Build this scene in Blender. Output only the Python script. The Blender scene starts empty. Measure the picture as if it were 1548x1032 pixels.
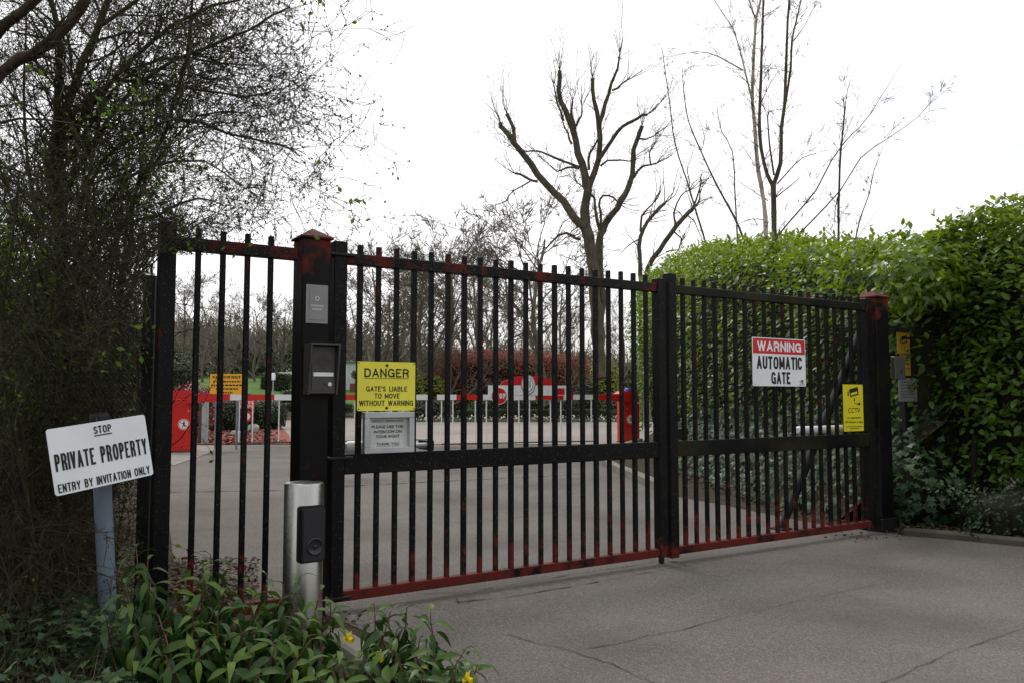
import bpy, math, random
import numpy as np
from mathutils import Matrix, Vector, noise as mnoise

random.seed(7)
RNG = np.random.default_rng(7)
SC = bpy.context.scene
COL = SC.collection

# ------------------------------------------------------------------ camera
FPX = 1250.0
TH = math.atan(81.5 / FPX)
CH = 1.2
cd = bpy.data.cameras.new("camera")
cam = bpy.data.objects.new("camera", cd)
COL.objects.link(cam)
cam.location = (0, 0, CH)
cam.rotation_euler = (math.pi / 2 + TH, 0, 0)
cd.sensor_width = 36.0
cd.lens = FPX / 1548 * 36
cd.clip_start = 0.05
cd.clip_end = 1500
SC.camera = cam

# ------------------------------------------------------------------ sky, sun, exposure
SKY_DULL, SKY_BRIGHT = 0.62, 1.17
SUN_EL, SUN_AZ = 52, -22          # azimuth from +Y (ahead), negative = left
w = bpy.data.worlds.new("World")
SC.world = w
w.use_nodes = True
nt = w.node_tree
nt.nodes.clear()
out = nt.nodes.new("ShaderNodeOutputWorld")
bg = nt.nodes.new("ShaderNodeBackground")
bg.inputs[1].default_value = 0.1
sky = nt.nodes.new("ShaderNodeTexSky")
sky.sky_type = 'NISHITA'
sky.sun_disc = False
sky.sun_elevation = math.radians(SUN_EL)
sky.sun_rotation = math.radians(SUN_AZ)
sky.dust_density = 4.0
tc = nt.nodes.new("ShaderNodeTexCoord")
mp = nt.nodes.new("ShaderNodeMapping")
mp.inputs['Scale'].default_value = (1.2, 1.2, 3.0)
nz = nt.nodes.new("ShaderNodeTexNoise")
nz.inputs['Scale'].default_value = 1.7
nz.inputs['Detail'].default_value = 7
cr = nt.nodes.new("ShaderNodeValToRGB")
cr.color_ramp.elements[0].position = 0.34
cr.color_ramp.elements[0].color = (0.45, 0.45, 0.45, 1)
cr.color_ramp.elements[1].position = 0.47
cr.color_ramp.elements[1].color = (0.99, 0.99, 0.99, 1)
mx = nt.nodes.new("ShaderNodeMix")
mx.data_type = 'RGBA'
mx.inputs[7].default_value = (11.9, 11.9, 12.05, 1)
nt.links.new(tc.outputs['Generated'], mp.inputs[0])
nt.links.new(mp.outputs[0], nz.inputs[0])
nt.links.new(nz.outputs[0], cr.inputs[0])
nt.links.new(cr.outputs[0], mx.inputs[0])
nt.links.new(sky.outputs[0], mx.inputs[6])
# thin cloud glows round the sun and is duller on the far side of the sky
_el, _az = math.radians(SUN_EL), math.radians(SUN_AZ)
dt = nt.nodes.new("ShaderNodeVectorMath"); dt.operation = 'DOT_PRODUCT'
dt.inputs[1].default_value = (math.sin(_az) * math.cos(_el), math.cos(_az) * math.cos(_el), math.sin(_el))
nt.links.new(tc.outputs['Generated'], dt.inputs[0])
gr = nt.nodes.new("ShaderNodeMapRange")
gr.inputs[1].default_value = -0.6; gr.inputs[2].default_value = 0.45
gr.inputs[3].default_value = SKY_DULL; gr.inputs[4].default_value = SKY_BRIGHT
nt.links.new(dt.outputs['Value'], gr.inputs[0])
sc1 = nt.nodes.new("ShaderNodeVectorMath"); sc1.operation = 'SCALE'
nt.links.new(mx.outputs[2], sc1.inputs[0])
nt.links.new(gr.outputs[0], sc1.inputs['Scale'])
nt.links.new(sc1.outputs[0], bg.inputs[0])
nt.links.new(bg.outputs[0], out.inputs[0])

sl = bpy.data.lights.new("sun", 'SUN')
sl.energy = 1.8
sl.angle = math.radians(20)
sl.color = (1.0, 0.96, 0.9)
so = bpy.data.objects.new("sun", sl)
COL.objects.link(so)
el, az = math.radians(SUN_EL), math.radians(SUN_AZ)
sdir = Vector((math.sin(az) * math.cos(el), math.cos(az) * math.cos(el), math.sin(el)))
so.rotation_euler = (-sdir).to_track_quat('-Z', 'Y').to_euler()
so.location = sdir * 60

SC.view_settings.view_transform = 'Standard'
SC.view_settings.look = 'None'
SC.view_settings.exposure = -0.03
SC.view_settings.gamma = 1.0
SC.cycles.max_bounces = 6
SC.cycles.transparent_max_bounces = 4
SC.cycles.use_denoising = True

# ------------------------------------------------------------------ pixel -> place
_f = np.array([0, math.cos(TH), math.sin(TH)])
_u = np.array([0, -math.sin(TH), math.cos(TH)])
_o = np.array([0, 0, CH])

def ray(x, y):
    return _f + _u * (516 - y) / FPX + np.array([1, 0, 0]) * (x - 774) / FPX

def gnd(x, y, z=0.0):
    r = ray(x, y)
    return _o + r * ((z - CH) / r[2])

def at(x, y, Y):
    r = ray(x, y)
    return _o + r * (Y / r[1])

G0 = gnd(507, 924)
_g2 = gnd(1313, 805.8)
GD = (_g2 - G0) / np.linalg.norm(_g2 - G0)      # along the gate
GN = np.array([GD[1], -GD[0], 0])               # towards the camera
GANG = math.atan2(GD[1], GD[0])

def gp(x, y, off=0.0):
    """pixel -> (along gate, height) on the vertical plane 'off' metres in front of the gate plane"""
    r = ray(x, y)
    t = ((G0 + GN * off - _o) @ GN) / (r @ GN)
    p = _o + r * t
    return (p - G0) @ GD, p[2]

def gw(s, n, z):
    p = G0 + GD * s + GN * n
    return (p[0], p[1], z)

def sstep(a, b, x):
    t = np.clip((x - a) / (b - a), 0, 1)
    return t * t * (3 - 2 * t)

def terrain(X, Y):
    X = np.asarray(X, float); Y = np.asarray(Y, float)
    t = (Y - 44) + 1.6 * np.maximum(0, -X - 8)
    lim = 1 - sstep(2, 20, X)
    return 1.9 * sstep(0, 30, t) * lim * sstep(24, 34, Y) + .05 * np.clip(Y - 55, 0, 40) * sstep(11, 20, -X)

# ------------------------------------------------------------------ materials
def newmat(name):
    m = bpy.data.materials.new(name)
    m.use_nodes = True
    n = m.node_tree
    return m, n, n.nodes['Principled BSDF']

def setp(b, **k):
    for a, v in k.items():
        b.inputs[a.replace('_', ' ')].default_value = v

def flat(name, col, rough=0.5, metal=0.0, var=0.0, scale=8.0, spec=0.5, bump=0.0):
    """plain paint / plastic / metal with slight dirt variation"""
    m, n, b = newmat(name)
    b.inputs['Roughness'].default_value = rough
    b.inputs['Metallic'].default_value = metal
    b.inputs['Specular IOR Level'].default_value = spec
    c = tuple(col) + (1,)
    b.inputs['Base Color'].default_value = c
    if var > 0:
        t = n.nodes.new("ShaderNodeTexCoord")
        z = n.nodes.new("ShaderNodeTexNoise")
        z.inputs['Scale'].default_value = scale
        z.inputs['Detail'].default_value = 6
        r = n.nodes.new("ShaderNodeValToRGB")
        r.color_ramp.elements[0].position = 0.3
        r.color_ramp.elements[1].position = 0.62
        r.color_ramp.elements[0].color = tuple(x * (1 - var) for x in col) + (1,)
        r.color_ramp.elements[1].color = c
        n.links.new(t.outputs['Object'], z.inputs[0])
        n.links.new(z.outputs[0], r.inputs[0])
        n.links.new(r.outputs[0], b.inputs['Base Color'])
        if bump > 0:
            bp = n.nodes.new("ShaderNodeBump")
            bp.inputs['Strength'].default_value = bump
            bp.inputs['Distance'].default_value = 0.01
            n.links.new(z.outputs[0], bp.inputs['Height'])
            n.links.new(bp.outputs[0], b.inputs['Normal'])
    return m

def math_node(n, op, a, b=None):
    k = n.nodes.new("ShaderNodeMath")
    k.operation = op
    for i, v in enumerate((a, b)):
        if v is None: continue
        if isinstance(v, (int, float)): k.inputs[i].default_value = v
        else: n.links.new(v, k.inputs[i])
    return k.outputs[0]

def mixc(n, fac, a, b):
    k = n.nodes.new("ShaderNodeMix")
    k.data_type = 'RGBA'
    for i, v in ((0, fac), (6, a), (7, b)):
        if isinstance(v, tuple): k.inputs[i].default_value = v if len(v) == 4 else v + (1,)
        elif isinstance(v, (int, float)): k.inputs[i].default_value = v
        else: n.links.new(v, k.inputs[i])
    return k.outputs[2]

def peeling(name, amount, lowred=0.0, lowz=0.5, highred=0.0, highz=1.6, algae=0.3, speck=0.0, scale=5.0):
    """black gate paint wearing through to red primer; amount = share worn, lowred/highred = more near the foot / the top"""
    m, n, b = newmat(name)
    t = n.nodes.new("ShaderNodeTexCoord").outputs['Object']
    z = n.nodes.new("ShaderNodeTexNoise")
    z.inputs['Scale'].default_value = scale
    z.inputs['Detail'].default_value = 9
    z.inputs['Roughness'].default_value = 0.68
    n.links.new(t, z.inputs[0])
    sp = n.nodes.new("ShaderNodeSeparateXYZ")
    n.links.new(t, sp.inputs[0])
    def ramp(v, a, c):
        k = n.nodes.new("ShaderNodeMapRange")
        k.inputs[1].default_value = a; k.inputs[2].default_value = c
        n.links.new(v, k.inputs[0])
        return k.outputs[0]
    v = math_node(n, 'ADD', z.outputs[0], amount)
    if lowred:
        v = math_node(n, 'ADD', v, math_node(n, 'MULTIPLY', ramp(sp.outputs[2], lowz, 0.05), lowred))
    if highred:
        v = math_node(n, 'ADD', v, math_node(n, 'MULTIPLY', ramp(sp.outputs[2], highz, highz + 0.45), highred))
    mask = ramp(v, 0.63, 0.73)
    z2 = n.nodes.new("ShaderNodeTexNoise")
    z2.inputs['Scale'].default_value = 1.7
    z2.inputs['Detail'].default_value = 5
    n.links.new(t, z2.inputs[0])
    al = math_node(n, 'MULTIPLY', ramp(z2.outputs[0], 0.45, 0.7), algae)
    black = mixc(n, al, (0.0025, 0.0025, 0.0035), (0.024, 0.023, 0.008))
    z3 = n.nodes.new("ShaderNodeTexNoise")
    z3.inputs['Scale'].default_value = 95
    n.links.new(t, z3.inputs[0])
    if speck:
        black = mixc(n, math_node(n, 'MULTIPLY', ramp(z3.outputs[0], 0.62, 0.72), speck), black, (0.2, 0.2, 0.18))
    red = mixc(n, z3.outputs[0], (0.055, 0.009, 0.007), (0.14, 0.021, 0.015))
    n.links.new(mixc(n, mask, black, red), b.inputs['Base Color'])
    rg = n.nodes.new("ShaderNodeMapRange")
    rg.inputs[3].default_value = 0.42; rg.inputs[4].default_value = 0.75
    n.links.new(mask, rg.inputs[0])
    n.links.new(rg.outputs[0], b.inputs['Roughness'])
    b.inputs['Specular IOR Level'].default_value = 0.15
    bp = n.nodes.new("ShaderNodeBump")
    bp.inputs['Strength'].default_value = 0.35
    bp.inputs['Distance'].default_value = 0.004
    n.links.new(z.outputs[0], bp.inputs['Height'])
    n.links.new(bp.outputs[0], b.inputs['Normal'])
    return m

def leafmat(name, c0, c1, c2, rough=0.45, trans=0.25, spec=0.22, tcol=None):
    """leaf colours picked by a per-leaf random value"""
    m, n, b = newmat(name)
    a = n.nodes.new("ShaderNodeAttribute")
    a.attribute_name = 'rnd'
    r = n.nodes.new("ShaderNodeValToRGB")
    e = r.color_ramp.elements
    e[0].color = c0 + (1,); e[1].color = c2 + (1,)
    k = e.new(0.55); k.color = c1 + (1,)
    n.links.new(a.outputs['Fac'], r.inputs[0])
    n.links.new(r.outputs[0], b.inputs['Base Color'])
    b.inputs['Roughness'].default_value = rough
    b.inputs['Specular IOR Level'].default_value = spec
    tr = n.nodes.new("ShaderNodeBsdfTranslucent")
    if tcol:
        n.links.new(mixc(n, 0.5, r.outputs[0], tcol), tr.inputs[0])
    else:
        n.links.new(r.outputs[0], tr.inputs[0])
    ms = n.nodes.new("ShaderNodeMixShader")
    ms.inputs[0].default_value = trans
    n.links.new(b.outputs[0], ms.inputs[1])
    n.links.new(tr.outputs[0], ms.inputs[2])
    n.links.new(ms.outputs[0], n.nodes['Material Output'].inputs[0])
    return m

def barkmat(name, c0, c1, scale=9.0, rough=0.9, ring=None):
    m, n, b = newmat(name)
    t = n.nodes.new("ShaderNodeTexCoord").outputs['Object']
    mpn = n.nodes.new("ShaderNodeMapping")
    mpn.inputs['Scale'].default_value = (1, 1, 0.35)
    n.links.new(t, mpn.inputs[0])
    z = n.nodes.new("ShaderNodeTexNoise")
    z.inputs['Scale'].default_value = scale
    z.inputs['Detail'].default_value = 7
    z.inputs['Roughness'].default_value = 0.65
    n.links.new(mpn.outputs[0], z.inputs[0])
    r = n.nodes.new("ShaderNodeValToRGB")
    r.color_ramp.elements[0].position = 0.35; r.color_ramp.elements[1].position = 0.68
    r.color_ramp.elements[0].color = c0 + (1,); r.color_ramp.elements[1].color = c1 + (1,)
    n.links.new(z.outputs[0], r.inputs[0])
    col = r.outputs[0]
    if ring:
        mp2 = n.nodes.new("ShaderNodeMapping")
        mp2.inputs['Scale'].default_value = (1.2, 1.2, 14)
        n.links.new(t, mp2.inputs[0])
        z2 = n.nodes.new("ShaderNodeTexNoise")
        z2.inputs['Scale'].default_value = 2.0
        z2.inputs['Detail'].default_value = 4
        n.links.new(mp2.outputs[0], z2.inputs[0])
        k = n.nodes.new("ShaderNodeMapRange")
        k.inputs[1].default_value = 0.58; k.inputs[2].default_value = 0.64
        n.links.new(z2.outputs[0], k.inputs[0])
        col = mixc(n, k.outputs[0], col, ring)
    n.links.new(col, b.inputs['Base Color'])
    b.inputs['Roughness'].default_value = rough
    b.inputs['Specular IOR Level'].default_value = 0.2
    bp = n.nodes.new("ShaderNodeBump")
    bp.inputs['Strength'].default_value = 0.6
    bp.inputs['Distance'].default_value = 0.01
    n.links.new(z.outputs[0], bp.inputs['Height'])
    n.links.new(bp.outputs[0], b.inputs['Normal'])
    return m

def groundmat(name, stops, scale, fine, finecol, finefac, patch=None, rough=0.95, bump=0.5, bdist=0.01, spec=0.2):
    """ground in world metres: broad patches + fine grain"""
    m, n, b = newmat(name)
    t = n.nodes.new("ShaderNodeTexCoord").outputs['Object']
    z = n.nodes.new("ShaderNodeTexNoise")
    z.inputs['Scale'].default_value = scale
    z.inputs['Detail'].default_value = 8
    z.inputs['Roughness'].default_value = 0.6
    n.links.new(t, z.inputs[0])
    r = n.nodes.new("ShaderNodeValToRGB")
    e = r.color_ramp.elements
    e[0].position = stops[0][0]; e[0].color = stops[0][1] + (1,)
    e[1].position = stops[-1][0]; e[1].color = stops[-1][1] + (1,)
    for p, c in stops[1:-1]:
        k = e.new(p); k.color = c + (1,)
    n.links.new(z.outputs[0], r.inputs[0])
    z2 = n.nodes.new("ShaderNodeTexNoise")
    z2.inputs['Scale'].default_value = fine
    z2.inputs['Detail'].default_value = 3
    n.links.new(t, z2.inputs[0])
    k = n.nodes.new("ShaderNodeMapRange")
    k.inputs[1].default_value = 0.5; k.inputs[2].default_value = 0.72
    n.links.new(z2.outputs[0], k.inputs[0])
    col = mixc(n, math_node(n, 'MULTIPLY', k.outputs[0], finefac), r.outputs[0], finecol)
    k2 = n.nodes.new("ShaderNodeMapRange")
    k2.inputs[1].default_value = 0.45; k2.inputs[2].default_value = 0.3
    n.links.new(z2.outputs[0], k2.inputs[0])
    col = mixc(n, math_node(n, 'MULTIPLY', k2.outputs[0], 0.4), col, tuple(x * 0.3 for x in stops[0][1]))
    if patch:
        pc, ps, p0, p1, pf = patch
        z3 = n.nodes.new("ShaderNodeTexNoise")
        z3.inputs['Scale'].default_value = ps
        z3.inputs['Detail'].default_value = 5
        n.links.new(t, z3.inputs[0])
        k3 = n.nodes.new("ShaderNodeMapRange")
        k3.inputs[1].default_value = p0; k3.inputs[2].default_value = p1
        n.links.new(z3.outputs[0], k3.inputs[0])
        col = mixc(n, math_node(n, 'MULTIPLY', k3.outputs[0], pf), col, pc)
    n.links.new(col, b.inputs['Base Color'])
    b.inputs['Roughness'].default_value = rough
    b.inputs['Specular IOR Level'].default_value = spec
    bp = n.nodes.new("ShaderNodeBump")
    bp.inputs['Strength'].default_value = bump
    bp.inputs['Distance'].default_value = bdist
    n.links.new(z2.outputs[0], bp.inputs['Height'])
    n.links.new(bp.outputs[0], b.inputs['Normal'])
    return m

M = {}
M['gate'] = peeling('gate_paint', 0.0, lowred=0.16, lowz=0.35, highred=0.07, highz=1.75, speck=0.2, algae=0.25)
M['gate_bar'] = peeling('gate_bar_paint', 0.03, lowred=0.22, lowz=0.42, highred=0.07, highz=1.75, speck=0.3, algae=0.3, scale=7)
M['gate_foot'] = peeling('worn_red_rail', 0.25, algae=0.2, scale=4)
M['gate_top'] = peeling('worn_top_rail', 0.135, algae=0.4, speck=0.35, scale=6)
M['gate_green'] = peeling('mossy_rail', -0.02, algae=0.95, speck=0.1)
M['post'] = peeling('post_paint', 0.03, lowred=0.03, highred=0.17, highz=1.70, algae=0.35, scale=4.2)
M['post_cap'] = peeling('post_cap_paint', 0.25, algae=0.2, scale=6)
M['dark'] = flat('black_paint', (0.008, 0.008, 0.009), 0.5, var=0.3, spec=0.3)
M['white_sign'] = flat('white_sign_face', (0.80, 0.84, 0.87), 0.45, var=0.10, scale=5)
M['yellow'] = flat('yellow_sign_face', (0.80, 0.74, 0.055), 0.45, var=0.08, scale=6)
M['yellow2'] = flat('yellow_sticker', (0.72, 0.64, 0.012), 0.5, var=0.10, scale=6)
M['orange'] = flat('amber_sign_face', (0.78, 0.42, 0.015), 0.5, var=0.06)
M['amber_shaded'] = flat('shaded_amber_sign', (0.36, 0.22, 0.012), 0.55, var=0.2)  # amber darkened: shade of the hedge recess is put into the base colour
M['ink'] = flat('black_lettering', (0.006, 0.006, 0.007), 0.6)
M['red'] = flat('red_sign_paint', (0.60, 0.012, 0.018), 0.45, var=0.10)
M['barrier_red'] = flat('barrier_red_paint', (0.62, 0.016, 0.012), 0.4, var=0.14, scale=3)
M['white'] = flat('white_paint', (0.82, 0.83, 0.84), 0.45, var=0.10)
M['alu'] = flat('aluminium', (0.50, 0.52, 0.53), 0.42, metal=0.75, var=0.2, scale=10)
M['paper'] = flat('aged_paper', (0.55, 0.58, 0.55), 0.5, var=0.28, scale=5)
M['ink_grey'] = flat('faded_print', (0.05, 0.055, 0.055), 0.7)
M['panel_grey'] = flat('grey_metal_plate', (0.24, 0.245, 0.24), 0.5, metal=0.3, var=0.1)
M['box_grey'] = flat('dark_grey_metal', (0.066, 0.064, 0.055), 0.5, metal=0.2, var=0.15)
M['box_in'] = flat('intercom_face', (0.058, 0.056, 0.048), 0.55, metal=0.2, var=0.12)
M['pole'] = flat('blue_grey_post_paint', (0.17, 0.215, 0.28), 0.5, var=0.22, scale=4)
M['reader'] = flat('black_plastic', (0.012, 0.013, 0.018), 0.35, spec=0.5)
M['chrome'] = flat('chrome', (0.6, 0.6, 0.6), 0.2, metal=1.0)
M['concrete'] = flat('concrete', (0.23, 0.215, 0.185), 0.9, var=0.4, scale=5, spec=0.2, bump=0.4)
M['stained'] = flat('stained_concrete', (0.085, 0.078, 0.064), 0.9, var=0.5, scale=4, spec=0.2, bump=0.4)
M['stone'] = flat('pale_rock', (0.42, 0.41, 0.37), 0.9, var=0.5, scale=6, spec=0.2, bump=1.0)
M['galv'] = flat('galvanised_steel', (0.42, 0.44, 0.45), 0.45, metal=0.6, var=0.25)
M['wood'] = flat('brown_post_wood', (0.10, 0.06, 0.04), 0.8, var=0.4)
M['blue'] = flat('blue_cap', (0.03, 0.08, 0.4), 0.4)
M['house'] = flat('white_render', (0.60, 0.61, 0.61), 0.8, var=0.12, scale=1.0)
M['slate'] = flat('grey_roof', (0.19, 0.2, 0.21), 0.8, var=0.3)
M['glass'] = flat('window_glass', (0.05, 0.08, 0.12), 0.08, spec=0.8)
M['wire'] = flat('fence_wire', (0.075, 0.08, 0.062), 0.6, metal=0.3, var=0.4)
M['terracotta'] = flat('brown_tub', (0.16, 0.07, 0.04), 0.8, var=0.3)

def steelmat():
    m, n, b = newmat('brushed_steel')
    t = n.nodes.new("ShaderNodeTexCoord").outputs['Object']
    mpn = n.nodes.new("ShaderNodeMapping")
    mpn.inputs['Scale'].default_value = (1, 1, 60)
    n.links.new(t, mpn.inputs[0])
    z = n.nodes.new("ShaderNodeTexNoise")
    z.inputs['Scale'].default_value = 12
    z.inputs['Detail'].default_value = 5
    n.links.new(mpn.outputs[0], z.inputs[0])
    r = n.nodes.new("ShaderNodeMapRange")
    r.inputs[3].default_value = 0.2; r.inputs[4].default_value = 0.38
    n.links.new(z.outputs[0], r.inputs[0])
    n.links.new(r.outputs[0], b.inputs['Roughness'])
    setp(b, Base_Color=(0.42, 0.42, 0.39, 1), Metallic=1.0)
    return m
M['steel'] = steelmat()

M['asphalt'] = groundmat('asphalt', [(0.32, (0.096, 0.086, 0.078)), (0.5, (0.117, 0.106, 0.097)), (0.68, (0.138, 0.126, 0.115))], 0.62, 125,
                         (0.34, 0.32, 0.30), 0.45, patch=((0.066, 0.054, 0.046), 0.7, 0.48, 0.72, 0.6), bump=0.45, bdist=0.008)
M['court'] = groundmat('buff_surfacing', [(0.3, (0.21, 0.185, 0.165)), (0.7, (0.28, 0.25, 0.225))], 0.3, 60,
                       (0.42, 0.38, 0.34), 0.4, patch=((0.17, 0.15, 0.135), 0.35, 0.5, 0.7, 0.5))
M['soil'] = groundmat('soil', [(0.3, (0.022, 0.017, 0.011)), (0.5, (0.045, 0.034, 0.022)), (0.7, (0.075, 0.056, 0.036))], 2.2, 45,
                      (0.13, 0.10, 0.07), 0.5, patch=((0.035, 0.045, 0.015), 1.1, 0.48, 0.65, 0.7), bump=1.0, bdist=0.03)
M['mulch'] = groundmat('red_bark_mulch', [(0.3, (0.16, 0.045, 0.032)), (0.7, (0.26, 0.085, 0.065))], 1.5, 25, (0.34, 0.16, 0.13), 0.5, bump=1.0, bdist=0.04)
M['lawn'] = groundmat('lawn', [(0.3, (0.055, 0.115, 0.018)), (0.7, (0.10, 0.18, 0.032))], 0.35, 30, (0.12, 0.2, 0.05), 0.5, bump=0.8, bdist=0.03)
M['crack'] = flat('old_sealing_tar', (0.058, 0.053, 0.048), 0.9, var=0.4, spec=0.2)

M['laurel'] = leafmat('laurel_leaves', (0.026, 0.066, 0.005), (0.080, 0.165, 0.008), (0.28, 0.37, 0.014), 0.40, 0.38, 0.42, (0.32, 0.44, 0.02))
M['ivy'] = leafmat('ivy_leaves', (0.012, 0.034, 0.014), (0.026, 0.060, 0.022), (0.06, 0.10, 0.035), 0.5, 0.12, 0.3)
M['bush'] = leafmat('viburnum_leaves', (0.012, 0.036, 0.008), (0.028, 0.072, 0.012), (0.10, 0.17, 0.018), 0.42, 0.28, 0.3)
M['ivy_ground'] = leafmat('ground_ivy_leaves', (0.022, 0.055, 0.026), (0.045, 0.095, 0.04), (0.10, 0.15, 0.06), 0.45, 0.12)
M['box'] = leafmat('box_leaves', (0.02, 0.045, 0.014), (0.045, 0.085, 0.025), (0.09, 0.14, 0.05), 0.5, 0.15)
M['palebox'] = leafmat('pale_box_leaves', (0.06, 0.10, 0.035), (0.13, 0.19, 0.07), (0.25, 0.31, 0.15), 0.5, 0.2)
M['darkleaf'] = leafmat('dark_evergreen_leaves', (0.010, 0.024, 0.010), (0.022, 0.045, 0.015), (0.045, 0.075, 0.022), 0.5, 0.1)
M['bud'] = leafmat('spring_buds', (0.028, 0.024, 0.012), (0.050, 0.085, 0.014), (0.16, 0.27, 0.025), 0.6, 0.4)
M['photinia'] = leafmat('photinia_leaves', (0.07, 0.10, 0.04), (0.19, 0.085, 0.055), (0.55, 0.085, 0.055), 0.5, 0.3)
M['yellowleaf'] = leafmat('yellow_green_leaves', (0.11, 0.15, 0.02), (0.26, 0.30, 0.035), (0.46, 0.46, 0.05), 0.5, 0.25)
M['greyleaf'] = leafmat('grey_green_leaves', (0.07, 0.085, 0.055), (0.13, 0.15, 0.10), (0.22, 0.24, 0.17), 0.6, 0.15)
M['bloom'] = leafmat('white_and_pink_blooms', (0.02, 0.03, 0.015), (0.45, 0.08, 0.10), (0.75, 0.70, 0.68), 0.6, 0.2)
M['whitebloom'] = leafmat('white_blooms', (0.6, 0.6, 0.56), (0.72, 0.72, 0.68), (0.8, 0.8, 0.75), 0.6, 0.2)
M['litter'] = leafmat('dead_leaves', (0.025, 0.016, 0.010), (0.060, 0.036, 0.022), (0.15, 0.105, 0.07), 0.8, 0.1, 0.2)
M['straw'] = leafmat('dry_grass', (0.040, 0.033, 0.018), (0.095, 0.078, 0.046), (0.21, 0.175, 0.115), 0.8, 0.15, 0.2)
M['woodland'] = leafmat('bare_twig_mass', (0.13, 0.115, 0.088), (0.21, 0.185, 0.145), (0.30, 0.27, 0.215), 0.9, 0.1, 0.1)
M['daffodil'] = leafmat('daffodil_petals', (0.80, 0.62, 0.01), (0.85, 0.70, 0.015), (0.88, 0.76, 0.03), 0.5, 0.35)
M['chips'] = leafmat('bark_chips', (0.06, 0.018, 0.012), (0.17, 0.05, 0.036), (0.34, 0.15, 0.12), 0.8, 0.0, 0.2)
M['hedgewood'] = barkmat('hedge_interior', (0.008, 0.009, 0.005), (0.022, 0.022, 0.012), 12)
M['bark'] = barkmat('grey_brown_bark', (0.045, 0.040, 0.028), (0.115, 0.105, 0.075))
M['hawbark'] = barkmat('hawthorn_bark', (0.020, 0.019, 0.009), (0.060, 0.060, 0.028), 14)
M['twig'] = barkmat('dark_twig_bark', (0.022, 0.019, 0.011), (0.062, 0.055, 0.034), 20)
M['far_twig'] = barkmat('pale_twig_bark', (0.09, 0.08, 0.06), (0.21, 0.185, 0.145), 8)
M['pinebark'] = barkmat('reddish_branch_bark', (0.022, 0.015, 0.010), (0.075, 0.055, 0.038), 18)
M['birch'] = barkmat('white_birch_bark', (0.30, 0.27, 0.22), (0.52, 0.48, 0.42), 6, 0.8, (0.05, 0.045, 0.04))
M['stem'] = flat('red_brown_stem', (0.10, 0.04, 0.025), 0.6, var=0.4, scale=20)
M['greenstem'] = flat('green_stem', (0.08, 0.13, 0.03), 0.6)

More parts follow.
